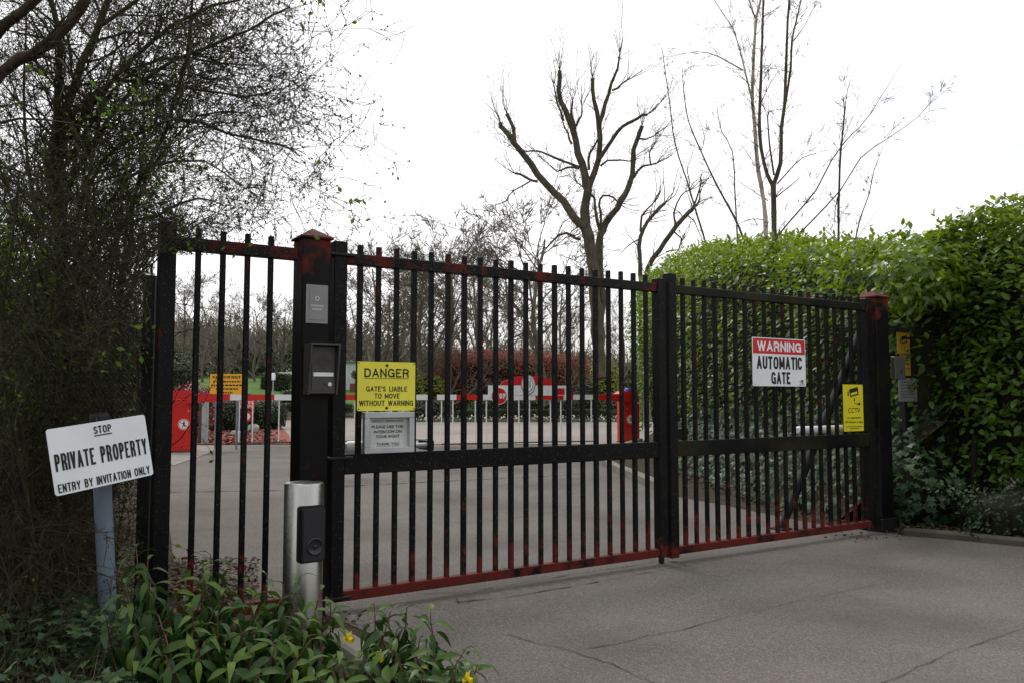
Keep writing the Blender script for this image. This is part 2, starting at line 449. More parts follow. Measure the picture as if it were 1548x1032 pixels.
# ------------------------------------------------------------------ mesh builder
class MB:
    def __init__(s):
        s.v = []; s.f = []; s.loops = []; s.mi = []; s.r = []; s.n = 0; s.sm = []
    def add(s, V, Fs, m=0, rnd=None, smooth=False):
        V = np.asarray(V, float)
        s.v.append(V)
        for f in Fs:
            s.loops.append(np.asarray(f, int) + s.n); s.f.append(np.array([len(f)]))
        s.mi.append(np.full(len(Fs), m)); s.sm.append(np.full(len(Fs), smooth))
        s.r.append(np.zeros(len(V)) if rnd is None else np.broadcast_to(rnd, len(V)))
        s.n += len(V)
    def bulk(s, V, loops, counts, m=0, rnd=None, smooth=False):
        s.v.append(V); s.loops.append(loops + s.n); s.f.append(counts)
        s.mi.append(np.full(len(counts), m)); s.sm.append(np.full(len(counts), smooth))
        s.r.append(np.zeros(len(V)) if rnd is None else rnd)
        s.n += len(V)
    def build(s, name, mats, parent=None, shared=False):
        me = bpy.data.meshes.new(name)
        V = np.concatenate(s.v); L = np.concatenate(s.loops); C = np.concatenate(s.f)
        me.vertices.add(len(V)); me.vertices.foreach_set('co', V.astype(np.float32).ravel())
        me.loops.add(len(L)); me.loops.foreach_set('vertex_index', L.astype(np.int32))
        me.polygons.add(len(C))
        st = np.concatenate([[0], np.cumsum(C)[:-1]])
        me.polygons.foreach_set('loop_start', st.astype(np.int32))
        me.polygons.foreach_set('material_index', np.concatenate(s.mi).astype(np.int32))
        me.polygons.foreach_set('use_smooth', np.concatenate(s.sm).astype(bool))
        a = me.attributes.new('rnd', 'FLOAT', 'POINT')
        a.data.foreach_set('value', np.concatenate(s.r).astype(np.float32))
        for mm in (mats if isinstance(mats, (list, tuple)) else [mats]):
            me.materials.append(mm)
        me.update(calc_edges=True); me.validate()
        o = bpy.data.objects.new(name, me)
        COL.objects.link(o)
        if parent is not None: o.parent = parent
        return o
    # ---- shapes
    def box(s, x0, x1, y0, y1, z0, z1, m=0, bev=0.0, mat=None):
        if bev <= 0:
            V = [(x, y, z) for z in (z0, z1) for y in (y0, y1) for x in (x0, x1)]
            Fs = [(0, 2, 3, 1), (4, 5, 7, 6), (0, 1, 5, 4), (2, 6, 7, 3), (0, 4, 6, 2), (1, 3, 7, 5)]
        else:
            b = min(bev, (x1 - x0) / 2.2, (y1 - y0) / 2.2, (z1 - z0) / 2.2)
            V = []; idx = {}
            for ix, X in enumerate((x0, x1)):
                for iy, Y in enumerate((y0, y1)):
                    for iz, Z in enumerate((z0, z1)):
                        sx, sy, sz = (1 - 2 * ix) * b, (1 - 2 * iy) * b, (1 - 2 * iz) * b
                        for k, p in enumerate(((X, Y + sy, Z + sz), (X + sx, Y, Z + sz), (X + sx, Y + sy, Z))):
                            idx[ix, iy, iz, k] = len(V); V.append(p)
            I = idx
            Fs = []
            for a in (0, 1):
                q = [I[a, 0, 0, 0], I[a, 1, 0, 0], I[a, 1, 1, 0], I[a, 0, 1, 0]]; Fs.append(q if a else q[::-1])
                q = [I[0, a, 0, 1], I[0, a, 1, 1], I[1, a, 1, 1], I[1, a, 0, 1]]; Fs.append(q if a else q[::-1])
                q = [I[0, 0, a, 2], I[1, 0, a, 2], I[1, 1, a, 2], I[0, 1, a, 2]]; Fs.append(q if a else q[::-1])
            for a in (0, 1):
                for c in (0, 1):
                    fl = (a + c) % 2
                    for q in ([I[a, c, 0, 0], I[a, c, 1, 0], I[a, c, 1, 1], I[a, c, 0, 1]],
                              [I[a, 0, c, 2], I[a, 1, c, 2], I[a, 1, c, 0], I[a, 0, c, 0]],
                              [I[0, a, c, 1], I[1, a, c, 1], I[1, a, c, 2], I[0, a, c, 2]]):
                        Fs.append(q if not fl else q[::-1])
            for a in (0, 1):
                for c in (0, 1):
                    for e in (0, 1):
                        q = [I[a, c, e, 0], I[a, c, e, 1], I[a, c, e, 2]]
                        Fs.append(q if (a + c + e) % 2 else q[::-1])
        V = np.array(V, float)
        if mat is not None: V = V @ np.array(mat)[:3, :3].T + np.array(mat)[:3, 3]
        s.add(V, Fs, m)
    def prism(s, pts, z0, z1, m=0, mat=None):
        """polygon (counter-clockwise, xy) extruded along z"""
        k = len(pts)
        V = np.array([(x, y, z0) for x, y in pts] + [(x, y, z1) for x, y in pts], float)
        if mat is not None: V = V @ np.array(mat)[:3, :3].T + np.array(mat)[:3, 3]
        Fs = [tuple(range(k - 1, -1, -1)), tuple(range(k, 2 * k))]
        Fs += [(i, (i + 1) % k, k + (i + 1) % k, k + i) for i in range(k)]
        s.add(V, Fs, m)
    def lathe(s, prof, k=24, m=0, mat=None, smooth=True):
        """profile [(r, z)...] spun about z, ends closed"""
        V = []; Fs = []
        a = np.linspace(0, 2 * math.pi, k, endpoint=False)
        for r, z in prof:
            V += [(r * math.cos(t), r * math.sin(t), z) for t in a]
        for j in range(len(prof) - 1):
            Fs += [(j * k + i, j * k + (i + 1) % k, (j + 1) * k + (i + 1) % k, (j + 1) * k + i) for i in range(k)]
        V = np.array(V)
        if mat is not None: V = V @ np.array(mat)[:3, :3].T + np.array(mat)[:3, 3]
        s.add(V, Fs, m, smooth=smooth)
        n0 = len(V) - k
        s.add(V[:k], [tuple(range(k - 1, -1, -1))], m); s.add(V[n0:], [tuple(range(k))], m)
    def tubes(s, polys, m=0, rnd=None):
        """list of (points, radii); sides by radius"""
        for P, R in polys:
            P = np.asarray(P, float); R = np.asarray(R, float)
            n = len(P)
            if n < 2: continue
            k = 3 if R[0] < 0.006 else (4 if R[0] < 0.015 else (6 if R[0] < 0.05 else 9))
            T = np.gradient(P, axis=0)
            T /= np.linalg.norm(T, axis=1)[:, None] + 1e-9
            ref = np.array([0.31, 0.87, 0.38]) if abs(T[0, 2]) > 0.5 else np.array([0.1, 0.2, 0.97])
            A = np.cross(T, ref); A /= np.linalg.norm(A, axis=1)[:, None] + 1e-9
            B = np.cross(T, A)
            an = np.arange(k) * 2 * math.pi / k
            V = P[:, None, :] + R[:, None, None] * (A[:, None, :] * np.cos(an)[None, :, None] + B[:, None, :] * np.sin(an)[None, :, None])
            i = np.arange(n - 1)[:, None] * k; j = np.arange(k)[None, :]; j2 = (j + 1) % k
            q = np.stack([i + j, i + j2, i + k + j2, i + k + j], -1).reshape(-1)
            s.bulk(V.reshape(-1, 3), q, np.full((n - 1) * k, 4), m, None, k > 4)
    def leaves(s, tmpl, pos, dirs, nors, size, rnd, m=0, wid=None):
        """copies of a leaf template (x across, y along, z up) at pos"""
        TV, TL, TC = tmpl
        N = len(pos)
        if N == 0: return
        y = dirs / (np.linalg.norm(dirs, axis=1)[:, None] + 1e-9)
        x = np.cross(y, nors); x /= np.linalg.norm(x, axis=1)[:, None] + 1e-9
        z = np.cross(x, y)
        sz = np.broadcast_to(size, N)[:, None, None]
        wd = sz if wid is None else sz * np.broadcast_to(wid, N)[:, None, None]
        V = pos[:, None, :] + wd * TV[None, :, 0:1] * x[:, None, :] + sz * (TV[None, :, 1:2] * y[:, None, :] + TV[None, :, 2:3] * z[:, None, :])
        nv = len(TV)
        L = (np.arange(N)[:, None] * nv + TL[None, :]).reshape(-1)
        s.bulk(V.reshape(-1, 3), L, np.tile(TC, N), m, np.repeat(rnd, nv), True)

def tmpl(V, Fs):
    return np.array(V, float), np.concatenate([np.array(f) for f in Fs]), np.array([len(f) for f in Fs])

def leaf_tmpl(w, droop, fold=0.08, stn=(0.3, 0.68)):
    a, b = stn
    za, zb, zc = -droop * a * a, -droop * b * b, -droop
    V = [(0, 0, 0), (0, a, za), (0, b, zb), (0, 1, zc), (-w, a, za + fold), (-w * .82, b, zb + fold), (w, a, za + fold), (w * .82, b, zb + fold)]
    return tmpl(V, [(0, 1, 4), (1, 2, 5, 4), (2, 3, 5), (0, 6, 1), (1, 6, 7, 2), (2, 7, 3)])

LAUREL = leaf_tmpl(0.24, 0.14, 0.05)
OVAL = leaf_tmpl(0.3, 0.15, 0.06)
QUAD = tmpl([(0, 0, 0), (0.28, 0.5, 0.05), (0, 1, 0), (-0.28, 0.5, 0.05)], [(0, 1, 2, 3)])
BLADE = tmpl([(-0.012, 0, 0), (0.012, 0, 0), (0.008, .55, -.06), (0, 1, -0.28), (-0.008, .55, -.06)], [(0, 1, 2, 4), (4, 2, 3)])
IVYL = tmpl([(0, 0, 0), (.42, .02, 0), (.22, .38, .03), (.45, .62, -.03), (.13, .66, .02), (0, 1, -.05), (-.13, .66, .02), (-.45, .62, -.03), (-.22, .38, .03), (-.42, .02, 0), (0, .4, .05)],
            [(0, 1, 2, 10), (10, 2, 3, 4), (10, 4, 5), (10, 5, 6), (10, 6, 7, 8), (0, 10, 8, 9)])
def longleaf():
    ys = [0, .16, .38, .62, .84, 1]; wd = [0, .09, .145, .125, .055, 0]
    V = []; Fs = []
    for y, q in zip(ys, wd):
        zz = -0.75 * y * y
        V += [(-q, y * (1 - .22 * y), zz + q * .35), (0, y * (1 - .22 * y), zz), (q, y * (1 - .22 * y), zz + q * .35)]
    for i in range(5):
        b = i * 3
        Fs += [(b, b + 1, b + 4, b + 3), (b + 1, b + 2, b + 5, b + 4)]
    return tmpl(V, Fs)
LONG = longleaf()

def thing(name, label, cat, loc=(0, 0, 0), rz=0.0, group=None):
    o = bpy.data.objects.new(name, None)
    o.empty_display_size = 0.2
    COL.objects.link(o)
    o.location = loc; o.rotation_euler = (0, 0, rz)
    o['label'] = label; o['category'] = cat
    if group: o['group'] = group
    return o

def tag(o, label=None, cat=None, group=None, kind=None):
    if label: o['label'] = label
    if cat: o['category'] = cat
    if group: o['group'] = group
    if kind: o['kind'] = kind
    return o

def copy_tree(o, loc, rz, sc, label):
    c = o.copy(); COL.objects.link(c)
    c.location = loc; c.rotation_euler = (0, 0, rz); c.scale = sc
    c['label'] = label
    for ch in list(o.children):
        k = ch.copy(); COL.objects.link(k); k.parent = c
    return c

def unit(v):
    v = np.asarray(v, float)
    return v / (np.linalg.norm(v, axis=-1, keepdims=True) + 1e-9)

# ------------------------------------------------------------------ ground, road, beds
gx = np.concatenate([np.linspace(-400, -60, 18), np.linspace(-56, 40, 70), np.linspace(44, 400, 18)])
gy = np.concatenate([np.linspace(-60, -6, 8), np.linspace(-4, 110, 80), np.linspace(125, 700, 18)])
XX, YY = np.meshgrid(gx, gy)
ZZ = terrain(XX, YY)
mb = MB()
nx, ny = len(gx), len(gy)
i, j = np.meshgrid(np.arange(nx - 1), np.arange(ny - 1))
b0 = (j * nx + i).ravel()
mb.bulk(np.stack([XX.ravel(), YY.ravel(), ZZ.ravel()], 1), np.stack([b0, b0 + 1, b0 + nx + 1, b0 + nx], 1).ravel(), np.full(len(b0), 4), 0, None, True)
tag(mb.build('ground', M['soil']), 'dark soil ground under hedge and thicket', kind='structure')

def sheet(name, pts, z, mat, label, kind='structure'):
    m = MB()
    m.add([(p[0], p[1], z) for p in pts], [tuple(range(len(pts)))])
    o = m.build(name, mat)
    tag(o, label, kind=kind)
    # make sure the sheet faces up
    if o.data.polygons[0].normal.z < 0: o.data.flip_normals()
    return o

# lawn on the rise behind the barrier
lx = np.linspace(-60, 3, 50); ly = np.linspace(50, 105, 44)
XX, YY = np.meshgrid(lx, ly)
mb = MB()
i, j = np.meshgrid(np.arange(49), np.arange(43)); b0 = (j * 50 + i).ravel()
mb.bulk(np.stack([XX.ravel(), YY.ravel(), terrain(XX, YY).ravel() + 0.03], 1), np.stack([b0, b0 + 1, b0 + 51, b0 + 50], 1).ravel(), np.full(len(b0), 4), 0, None, True)
tag(mb.build('lawn', M['lawn']), 'green lawn rising behind the barrier', kind='structure')

PX = lambda *a: [gnd(x, y) for x, y in a]
road_pts = ([(3.0, -8, 0), (0.2, -2, 0)] + PX((745, 1060), (640, 1000), (560, 958), (505, 934), (480, 925), (380, 893), (300, 868), (262, 848), (252, 760), (246, 690))
            + PX((292, 672.5), (440, 671.5), (700, 671.5), (968, 671.5))
            + PX((905, 697), (935, 710), (986, 735), (1020, 750), (1086, 762), (1174, 780), (1225, 790), (1316, 803), (1362, 808), (1450, 816), (1560, 828)) + [(7.5, 5.6, 0), (12, 3.5, 0), (12, -8, 0)])
sheet('road', road_pts, 0.004, M['asphalt'], 'grey asphalt driveway passing under the gate')
court_pts = PX((440, 671), (432, 655), (418, 640), (418, 630.5), (530, 631), (622, 637.5), (942, 637.5), (1010, 637.5), (978, 660), (968, 671))
sheet('forecourt', court_pts, 0.008, M['court'], 'buff surfaced forecourt beyond the barrier')
slab = PX((246, 690), (292, 672.5), (338, 673), (318, 684), (262, 704))
sheet('concrete_pad', slab, 0.012, M['concrete'], 'pale concrete pad at the foot of the red barrier housing')
mul = PX((250, 672), (440, 671), (437, 658), (425, 645), (415, 637), (250, 634))
sheet('mulch_bed', mul, 0.016, M['mulch'], 'bed of red bark mulch with rocks')

def ribbon(name, lines, z, mat, label):
    """tarmac seams: narrow strips with a wavering edge"""
    m = MB()
    for px, wd in lines:
        P = [gnd(*p) for p in px]
        Q = []
        for a, b in zip(P[:-1], P[1:]):
            L = np.linalg.norm(b - a); k = max(2, int(L / 0.05))
            for t in np.linspace(0, 1, k, endpoint=False): Q.append(a + (b - a) * t)
        Q.append(P[-1]); Q = np.array(Q)
        T = unit(np.gradient(Q, axis=0)); Nn = np.stack([-T[:, 1], T[:, 0], 0 * T[:, 0]], 1)
        ph = RNG.uniform(0, 99)
        wob = np.array([mnoise.noise((ph + i * .23, 0, 0)) + .5 * mnoise.noise((ph + i * .9, 7, 0)) for i in range(len(Q))]) * .022
        ww = np.array([max(0.0015, wd * .75 * (0.5 + 1.2 * mnoise.noise((ph + i * .35, 3, 0)))) for i in range(len(Q))])
        A = Q + Nn * (wob + ww / 2)[:, None]; B = Q + Nn * (wob - ww / 2)[:, None]
        V = np.concatenate([A, B]); V[:, 2] = z
        n = len(Q)
        m.add(V, [(i + 1, i, n + i, n + i + 1) for i in range(n - 1)])
    return tag(m.build(name, mat), label, kind='structure')

ribbon('tarmac_seams', [
    ([(688, 911), (760, 905), (838, 892), (905, 880)], .022), ([(640, 899), (720, 893), (800, 880), (890, 865), (990, 851)], .016),
    ([(905, 880), (1000, 862), (1130, 838), (1220, 826)], .010), ([(690, 905), (694, 913), (705, 912), (713, 907)], .014),
    ([(766, 960), (850, 982), (925, 1005), (1000, 1038)], .014), ([(866, 986), (960, 968), (1040, 950), (1100, 934)], .012),
    ([(1100, 934), (1240, 902), (1350, 880)], .006), ([(1330, 1040), (1410, 998), (1548, 950)], .010), ([(560, 1000), (660, 960), (766, 960)], .006),
    ([(255, 744), (330, 743), (440, 741), (520, 735), (640, 729), (700, 726), (800, 721), (880, 716)], .075),
    ([(520, 793), (640, 793), (760, 786), (860, 770), (950, 748)], .013), ([(262, 806), (330, 799), (420, 790)], .012)],
    0.0085, M['crack'], 'dark seams and cracks in the asphalt')

def kerb(name, pts, wd, h, label, mat='concrete'):
    m = MB()
    P = np.array([p[:2] for p in pts]); T = unit(np.gradient(P, axis=0)); Nn = np.stack([-T[:, 1], T[:, 0]], 1)
    n = len(P); b = .015
    prof = [(wd / 2, -.02), (wd / 2, h - b), (wd / 2 - b, h), (-wd / 2 + b, h), (-wd / 2, h - b), (-wd / 2, -.02)]
    V = [];
    for o, z in prof:
        q = P + Nn * o; V.append(np.column_stack([q, np.full(n, z)]))
    V = np.concatenate(V); Fs = []
    for k in range(5):
        Fs += [(k * n + i, k * n + i + 1, (k + 1) * n + i + 1, (k + 1) * n + i) for i in range(n - 1)]
    Fs += [tuple(k * n for k in range(6)), tuple(k * n + n - 1 for k in range(5, -1, -1))]
    m.add(V, Fs)
    return tag(m.build(name, M[mat]), label, kind='structure')

kerb('kerb', PX((968, 669), (900, 690), (904, 698), (932, 712), (986, 736), (1000, 742)), .13, .12, 'pale kerb curving along the hedge bed')
kerb('kerb', PX((1368, 808), (1450, 815), (1560, 826)) + [(7.0, 5.75, 0)], .13, .06, 'low kerb below the front hedge', 'stained')
kerb('kerb', PX((418, 629.5), (530, 630), (622, 636.5), (942, 636.5), (1010, 636.5)), .2, .12, 'kerb of the flower bed beyond the forecourt')
kerb('kerb', PX((505, 965), (560, 1003), (620, 1042)), .12, .05, 'edging stone of the planting bed by the bollard')

# ------------------------------------------------------------------ lettering
def glyphs(text, bold=0.0):
    cu = bpy.data.curves.new('t', 'FONT')
    cu.body = text; cu.size = 1.0; cu.offset = bold
    cu.fill_mode = 'FRONT'; cu.resolution_u = 3
    o = bpy.data.objects.new('t', cu)
    COL.objects.link(o)
    dg = bpy.context.evaluated_depsgraph_get(); dg.update()
    me = bpy.data.meshes.new_from_object(o.evaluated_get(dg))
    V = np.array([v.co[:] for v in me.vertices]); Fs = [tuple(p.vertices) for p in me.polygons]
    bpy.data.objects.remove(o); bpy.data.curves.remove(cu); bpy.data.meshes.remove(me)
    return V, Fs

def letter(m, text, u0, u1, v0, v1, W, Hh, z, bold=0.02, mi=0, mat=None):
    """text fitted to the box u0..u1 x v0..v1 (fractions of a W x H face centred on 0, v down)"""
    V, Fs = glyphs(text, 0.0)
    lo, hi = V.min(0), V.max(0)
    x0, x1 = (u0 - .5) * W, (u1 - .5) * W; y0, y1 = (.5 - v1) * Hh, (.5 - v0) * Hh
    Q = np.zeros_like(V)
    Q[:, 0] = x0 + (V[:, 0] - lo[0]) / (hi[0] - lo[0]) * (x1 - x0)
    Q[:, 1] = y0 + (V[:, 1] - lo[1]) / (hi[1] - lo[1]) * (y1 - y0)
    Q[:, 2] = z
    hx_ = bold * (x1 - x0) / (hi[0] - lo[0]); hy_ = bold * .6 * (y1 - y0) / (hi[1] - lo[1])
    for k_, (a_, b_) in enumerate(((0, 0), (-1, -1), (1, -1), (1, 1), (-1, 1), (1, 0), (-1, 0)) if bold else ((0, 0),)):
        q_ = Q * 1.0
        q_[:, 0] = (q_[:, 0] - (x0 + x1) / 2) * (1 - 2 * hx_ / (x1 - x0)) + (x0 + x1) / 2 + a_ * hx_
        q_[:, 1] = (q_[:, 1] - (y0 + y1) / 2) * (1 - 2 * hy_ / (y1 - y0)) + (y0 + y1) / 2 + b_ * hy_
        q_[:, 2] += k_ * .00006
        m.add(q_, Fs, mi)

def _arc(cx, cy, rx, ry, a0, a1, k=9):
    return [(cx + rx * math.cos(math.radians(a0 + (a1 - a0) * i / k)), cy + ry * math.sin(math.radians(a0 + (a1 - a0) * i / k))) for i in range(k + 1)]
GLY = {   # signwriter's capitals: width, strokes in a unit box
    'A': (.98, [[(0, 0), (.5, 1), (1, 0)], [(.18, .3), (.82, .3)]]),
    'B': (.92, [[(0, 0), (0, 1), (.55, 1)] + _arc(.55, .77, .38, .23, 90, -90) + [(0, .54)], [(.5, .54)] + _arc(.55, .27, .45, .27, 90, -90) + [(0, 0)]]),
    'C': (.95, [_arc(.5, .67, .5, .33, 12, 180) + _arc(.5, .33, .5, .33, 180, 348)]),
    'D': (.95, [[(0, 0), (0, 1), (.45, 1)] + _arc(.45, .62, .55, .38, 90, 0) + _arc(.45, .38, .55, .38, 0, -90) + [(0, 0)]]),
    'E': (.84, [[(1, 1), (0, 1), (0, 0), (1, 0)], [(0, .53), (.9, .53)]]),
    'F': (.80, [[(1, 1), (0, 1), (0, 0)], [(0, .53), (.85, .53)]]),
    'G': (1.0, [_arc(.5, .67, .5, .33, 15, 180) + _arc(.5, .33, .5, .33, 180, 335) + [(1, .47), (.56, .47)], [(1, .47), (1, 0)]]),
    'H': (.94, [[(0, 0), (0, 1)], [(1, 0), (1, 1)], [(0, .53), (1, .53)]]),
    'I': (.16, [[(.5, 0), (.5, 1)]]), 'L': (.76, [[(0, 1), (0, 0), (1, 0)]]),
    'K': (.95, [[(0, 0), (0, 1)], [(1, 1), (0, .38)], [(.3, .58), (1, 0)]]),
    'M': (1.12, [[(0, 0), (0, 1), (.5, .12), (1, 1), (1, 0)]]), 'N': (.94, [[(0, 0), (0, 1), (1, 0), (1, 1)]]),
    'O': (1.0, [_arc(.5, .64, .5, .36, 0, 180, 12) + _arc(.5, .36, .5, .36, 180, 360, 12) + [(1, .64), (1, .66)]]),
    'P': (.88, [[(0, 0), (0, 1), (.55, 1)] + _arc(.55, .74, .45, .26, 90, -90) + [(0, .48)]]),
    'R': (.94, [[(0, 0), (0, 1), (.55, 1)] + _arc(.55, .75, .43, .25, 90, -90) + [(0, .50)], [(.55, .50), (.9, .36), (.96, 0)]]),
    'S': (.90, [_arc(.5, .745, .46, .255, 10, 250, 12) + _arc(.5, .255, .5, .255, 70, -170, 12)]),
    'T': (.88, [[(0, 1), (1, 1)], [(.5, 1), (.5, 0)]]), 'U': (.94, [[(0, 1), (0, .33)] + _arc(.5, .33, .5, .33, 180, 360) + [(1, 1)]]),
    'V': (.94, [[(0, 1), (.5, 0), (1, 1)]]), 'W': (1.36, [[(0, 1), (.25, 0), (.5, 1), (.75, 0), (1, 1)]]),
    'Y': (.94, [[(0, 1), (.5, .44), (1, 1)], [(.5, .44), (.5, 0)]]), "'": (.16, [[(.5, 1), (.5, .72)]]), ' ': (.20, [])}

def caps(m, text, u0, u1, v0, v1, W, Hh, z, wt=.16, mi=0, gap=.2):
    """even-stroke condensed capitals fitted to a box, stroke weight wt of the letter height"""
    x0, x1 = (u0 - .5) * W, (u1 - .5) * W; y0, y1 = (.5 - v1) * Hh, (.5 - v0) * Hh
    H_ = y1 - y0; th = wt * H_
    tot = sum(GLY[c][0] for c in text) + gap * (len(text) - 1)
    sx_ = (x1 - x0) / tot; x = x0; kz = 0
    for c in text:
        wd, st_ = GLY[c]; wl = wd * sx_
        tw_ = min(th, wl) if wd > .3 else th
        parts = []
        for pl in st_:                               # sharp corners are separate overlapping strokes
            pl = [p_ for i, p_ in enumerate(pl) if i == 0 or math.dist(p_, pl[i - 1]) > 1e-4]
            cur = [pl[0]]
            for i in range(1, len(pl)):
                cur.append(pl[i])
                if i < len(pl) - 1:
                    a_ = np.subtract(pl[i], pl[i - 1]) * (wl, H_); b_ = np.subtract(pl[i + 1], pl[i]) * (wl, H_)
                    if a_ @ b_ < -.1 * np.hypot(*a_) * np.hypot(*b_): parts.append(cur); cur = [pl[i]]
            parts.append(cur)
        for pl in parts:
            P = np.array([(x + (tw_ / 2 + px_ * (wl - tw_) if wd > .3 else wl / 2), y0 + th / 2 + py_ * (H_ - th)) for px_, py_ in pl])
            keep = [0] + [i for i in range(1, len(P)) if np.hypot(*(P[i] - P[i - 1])) > 1e-6]; P = P[keep]
            T = np.diff(P, axis=0); T /= np.hypot(T[:, 0], T[:, 1])[:, None]
            Nn = np.stack([-T[:, 1], T[:, 0]], 1)
            # square ends where a stroke meets the edge of the letter box
            for e_, t_ in ((0, -T[0]), (-1, T[-1])):
                px_, py_ = pl[e_]
                if min(abs(px_), abs(px_ - 1), abs(py_), abs(py_ - 1)) < 1e-6: P[e_] = P[e_] + t_ * tw_ / 2
            n = len(P); A = []; B = []
            for i in range(n):
                if i == 0: o_ = Nn[0] * th / 2
                elif i == n - 1: o_ = Nn[-1] * th / 2
                else:
                    b_ = Nn[i - 1] + Nn[i]; l = np.hypot(*b_)
                    if l < 1e-6: o_ = Nn[i] * th / 2
                    else:
                        b_ /= l; o_ = b_ * th / 2 / max(.62, b_ @ Nn[i])
                A.append(P[i] + o_); B.append(P[i] - o_)
            V = np.array(A + B); V = np.column_stack([np.clip(V[:, 0], x - .001, x + wl + .001) if wd > .3 else V[:, 0], np.clip(V[:, 1], y0, y1), np.full(2 * n, z + kz * .00003)])
            m.add(V, [(i, n + i, n + i + 1, i + 1) for i in range(n - 1)], mi)
            kz = (kz + 1) % 9
        x += wl + gap * sx_

def rect(m, u0, u1, v0, v1, W, Hh, z, mi=0):
    x0, x1 = (u0 - .5) * W, (u1 - .5) * W; y0, y1 = (.5 - v1) * Hh, (.5 - v0) * Hh
    m.add([(x0, y0, z), (x1, y0, z), (x1, y1, z), (x0, y1, z)], [(0, 1, 2, 3)], mi)

def rrect(W, Hh, r, k=4):
    P = []
    for cx, cy, a0 in ((W/2-r, Hh/2-r, 0), (-W/2+r, Hh/2-r, 90), (-W/2+r, -Hh/2+r, 180), (W/2-r, -Hh/2+r, 270)):
        for t in range(k + 1):
            a = math.radians(a0 + 90 * t / k); P.append((cx + r * math.cos(a), cy + r * math.sin(a)))
    return P

def disc(m, cx, cy, r, z, mi=0, k=28, ry=None, z0=None):
    P = [(cx + r * math.cos(2 * math.pi * t / k), cy + (ry or r) * math.sin(2 * math.pi * t / k)) for t in range(k)]
    if z0 is not None: m.prism(P, z0, z, mi)
    else: m.add([(x, y, z) for x, y in P], [tuple(range(k))], mi)

def on_gate(x0, x1, y0, y1, off):
    """sign centre, width, height on the gate plane from its pixel box"""
    ym = (y0 + y1) / 2; xm = (x0 + x1) / 2
    a = gp(x0, ym, off)[0]; b = gp(x1, ym, off)[0]
    t = gp(xm, y0, off)[1]; c = gp(xm, y1, off)[1]
    return (a + b) / 2, b - a, (t + c) / 2, t - c

def sign_thing(name, label, cat, cs, cz, off, group=None):
    o = thing(name, label, cat, gw(cs, off, cz), GANG, group)
    o.rotation_euler = (math.pi / 2, 0, GANG)      # local x along the gate, y up, z to the viewer
    return o

# ------------------------------------------------------------------ gates, side panel, posts
def loc_box(m, s0, s1, n0, n1, z0, z1, bev=.004, mi=0):
    m.box(s0, s1, -n1, -n0, z0, z1, mi, bev)          # n is towards the camera = local -y

BZ = 2.07
def make_leaf(s0, s1, b0, db, nb, front, label, top, mid, bar):
    t = thing('gate_leaf', label, 'gate', gw(0, 0, 0), GANG, 'the two leaves of the automatic gate')
    m = MB(); loc_box(m, s0, s0 + .078, -.035, .035, .035 if not front else .058, 2.075 if front else 2.095); m.build('stile', M['gate'], t)
    m = MB(); loc_box(m, s1 - .075, s1, -.035, .035, .05, 2.05 if front else 2.06); m.build('stile', M['gate'], t)
    a, b = s0 + .078, s1 - .075
    m = MB(); loc_box(m, a, b, -.024, .026, 1.948, 2.012); m.build('top_rail', top, t)
    m = MB(); loc_box(m, a, b, -.026, .028, .757, .871); m.build('middle_rail', mid, t)
    m = MB(); loc_box(m, a, b, -.026, .028, .056, .112); m.build('bottom_rail', M['gate_foot'], t)
    for k in range(nb):
        s = b0 + db * k; h = .0135 + .0012 * (k % 3 == 0)
        m = MB()
        dz = random.uniform(-.004, .004)
        loc_box(m, s - h, s + h, -h, h, 2.0115, BZ + dz, .002)
        loc_box(m, s - h, s + h, -h, h, .8705, 1.9485, .002)
        loc_box(m, s - h, s + h, -h, h, .1115, .7575, .002)
        m.build('bar', bar, t)
    return t

leafL = make_leaf(-.046, 2.474, .122, .1152, 20, True, 'left leaf of the black metal bar gate, with the yellow danger sign', M['gate_top'], M['gate'], M['gate_bar'])
for z in (1.99, .845, .075):
    m = MB(); loc_box(m, -.075, .075, -.05, .052, z, z + .014, .002); m.build('hinge_plate', M['dark'], leafL)
m = MB(); loc_box(m, 2.42, 2.452, -.016, .016, .006, .05, .003); m.build('drop_bolt', M['dark'], leafL)
leafR = make_leaf(2.506, 4.945, 2.677, .1115, 20, False, 'right leaf of the black metal bar gate, with the red and white warning sign', M['gate_green'], M['gate_green'], M['gate_bar'])
m = MB(); loc_box(m, 2.70, 2.755, -.1, -.04, .872, .96, .004); m.build('catch_block', M['dark'], leafR)
for z in (1.93, .80, .09):
    m = MB(); loc_box(m, 4.9455, 4.992, -.02, .02, z, z + .05, .003); m.build('hinge_plate', M['dark'], leafR)

side = thing('fence_panel', 'black bar fence panel with red bottom rail between thicket and gate post', 'fence', gw(0, 0, 0), GANG)
m = MB(); loc_box(m, -.968, -.888, -.04, .04, -.02, 2.085, .005); m.build('end_post', M['gate'], side)
m = MB(); loc_box(m, -.888, -.252, -.026, .028, 1.945, 2.012); m.build('top_rail', M['gate_top'], side)
m = MB(); loc_box(m, -.888, -.252, -.026, .028, .056, .118); m.build('bottom_rail', M['gate_foot'], side)
for k, s in enumerate((-.775, -.650, -.522, -.397)):
    m = MB()
    loc_box(m, s - .0135, s + .0135, -.0135, .0135, 2.0115, 2.066, .002)
    loc_box(m, s - .0135, s + .0135, -.0135, .0135, .1175, 1.9455, .002)
    m.build('bar', M['gate_bar'], side)

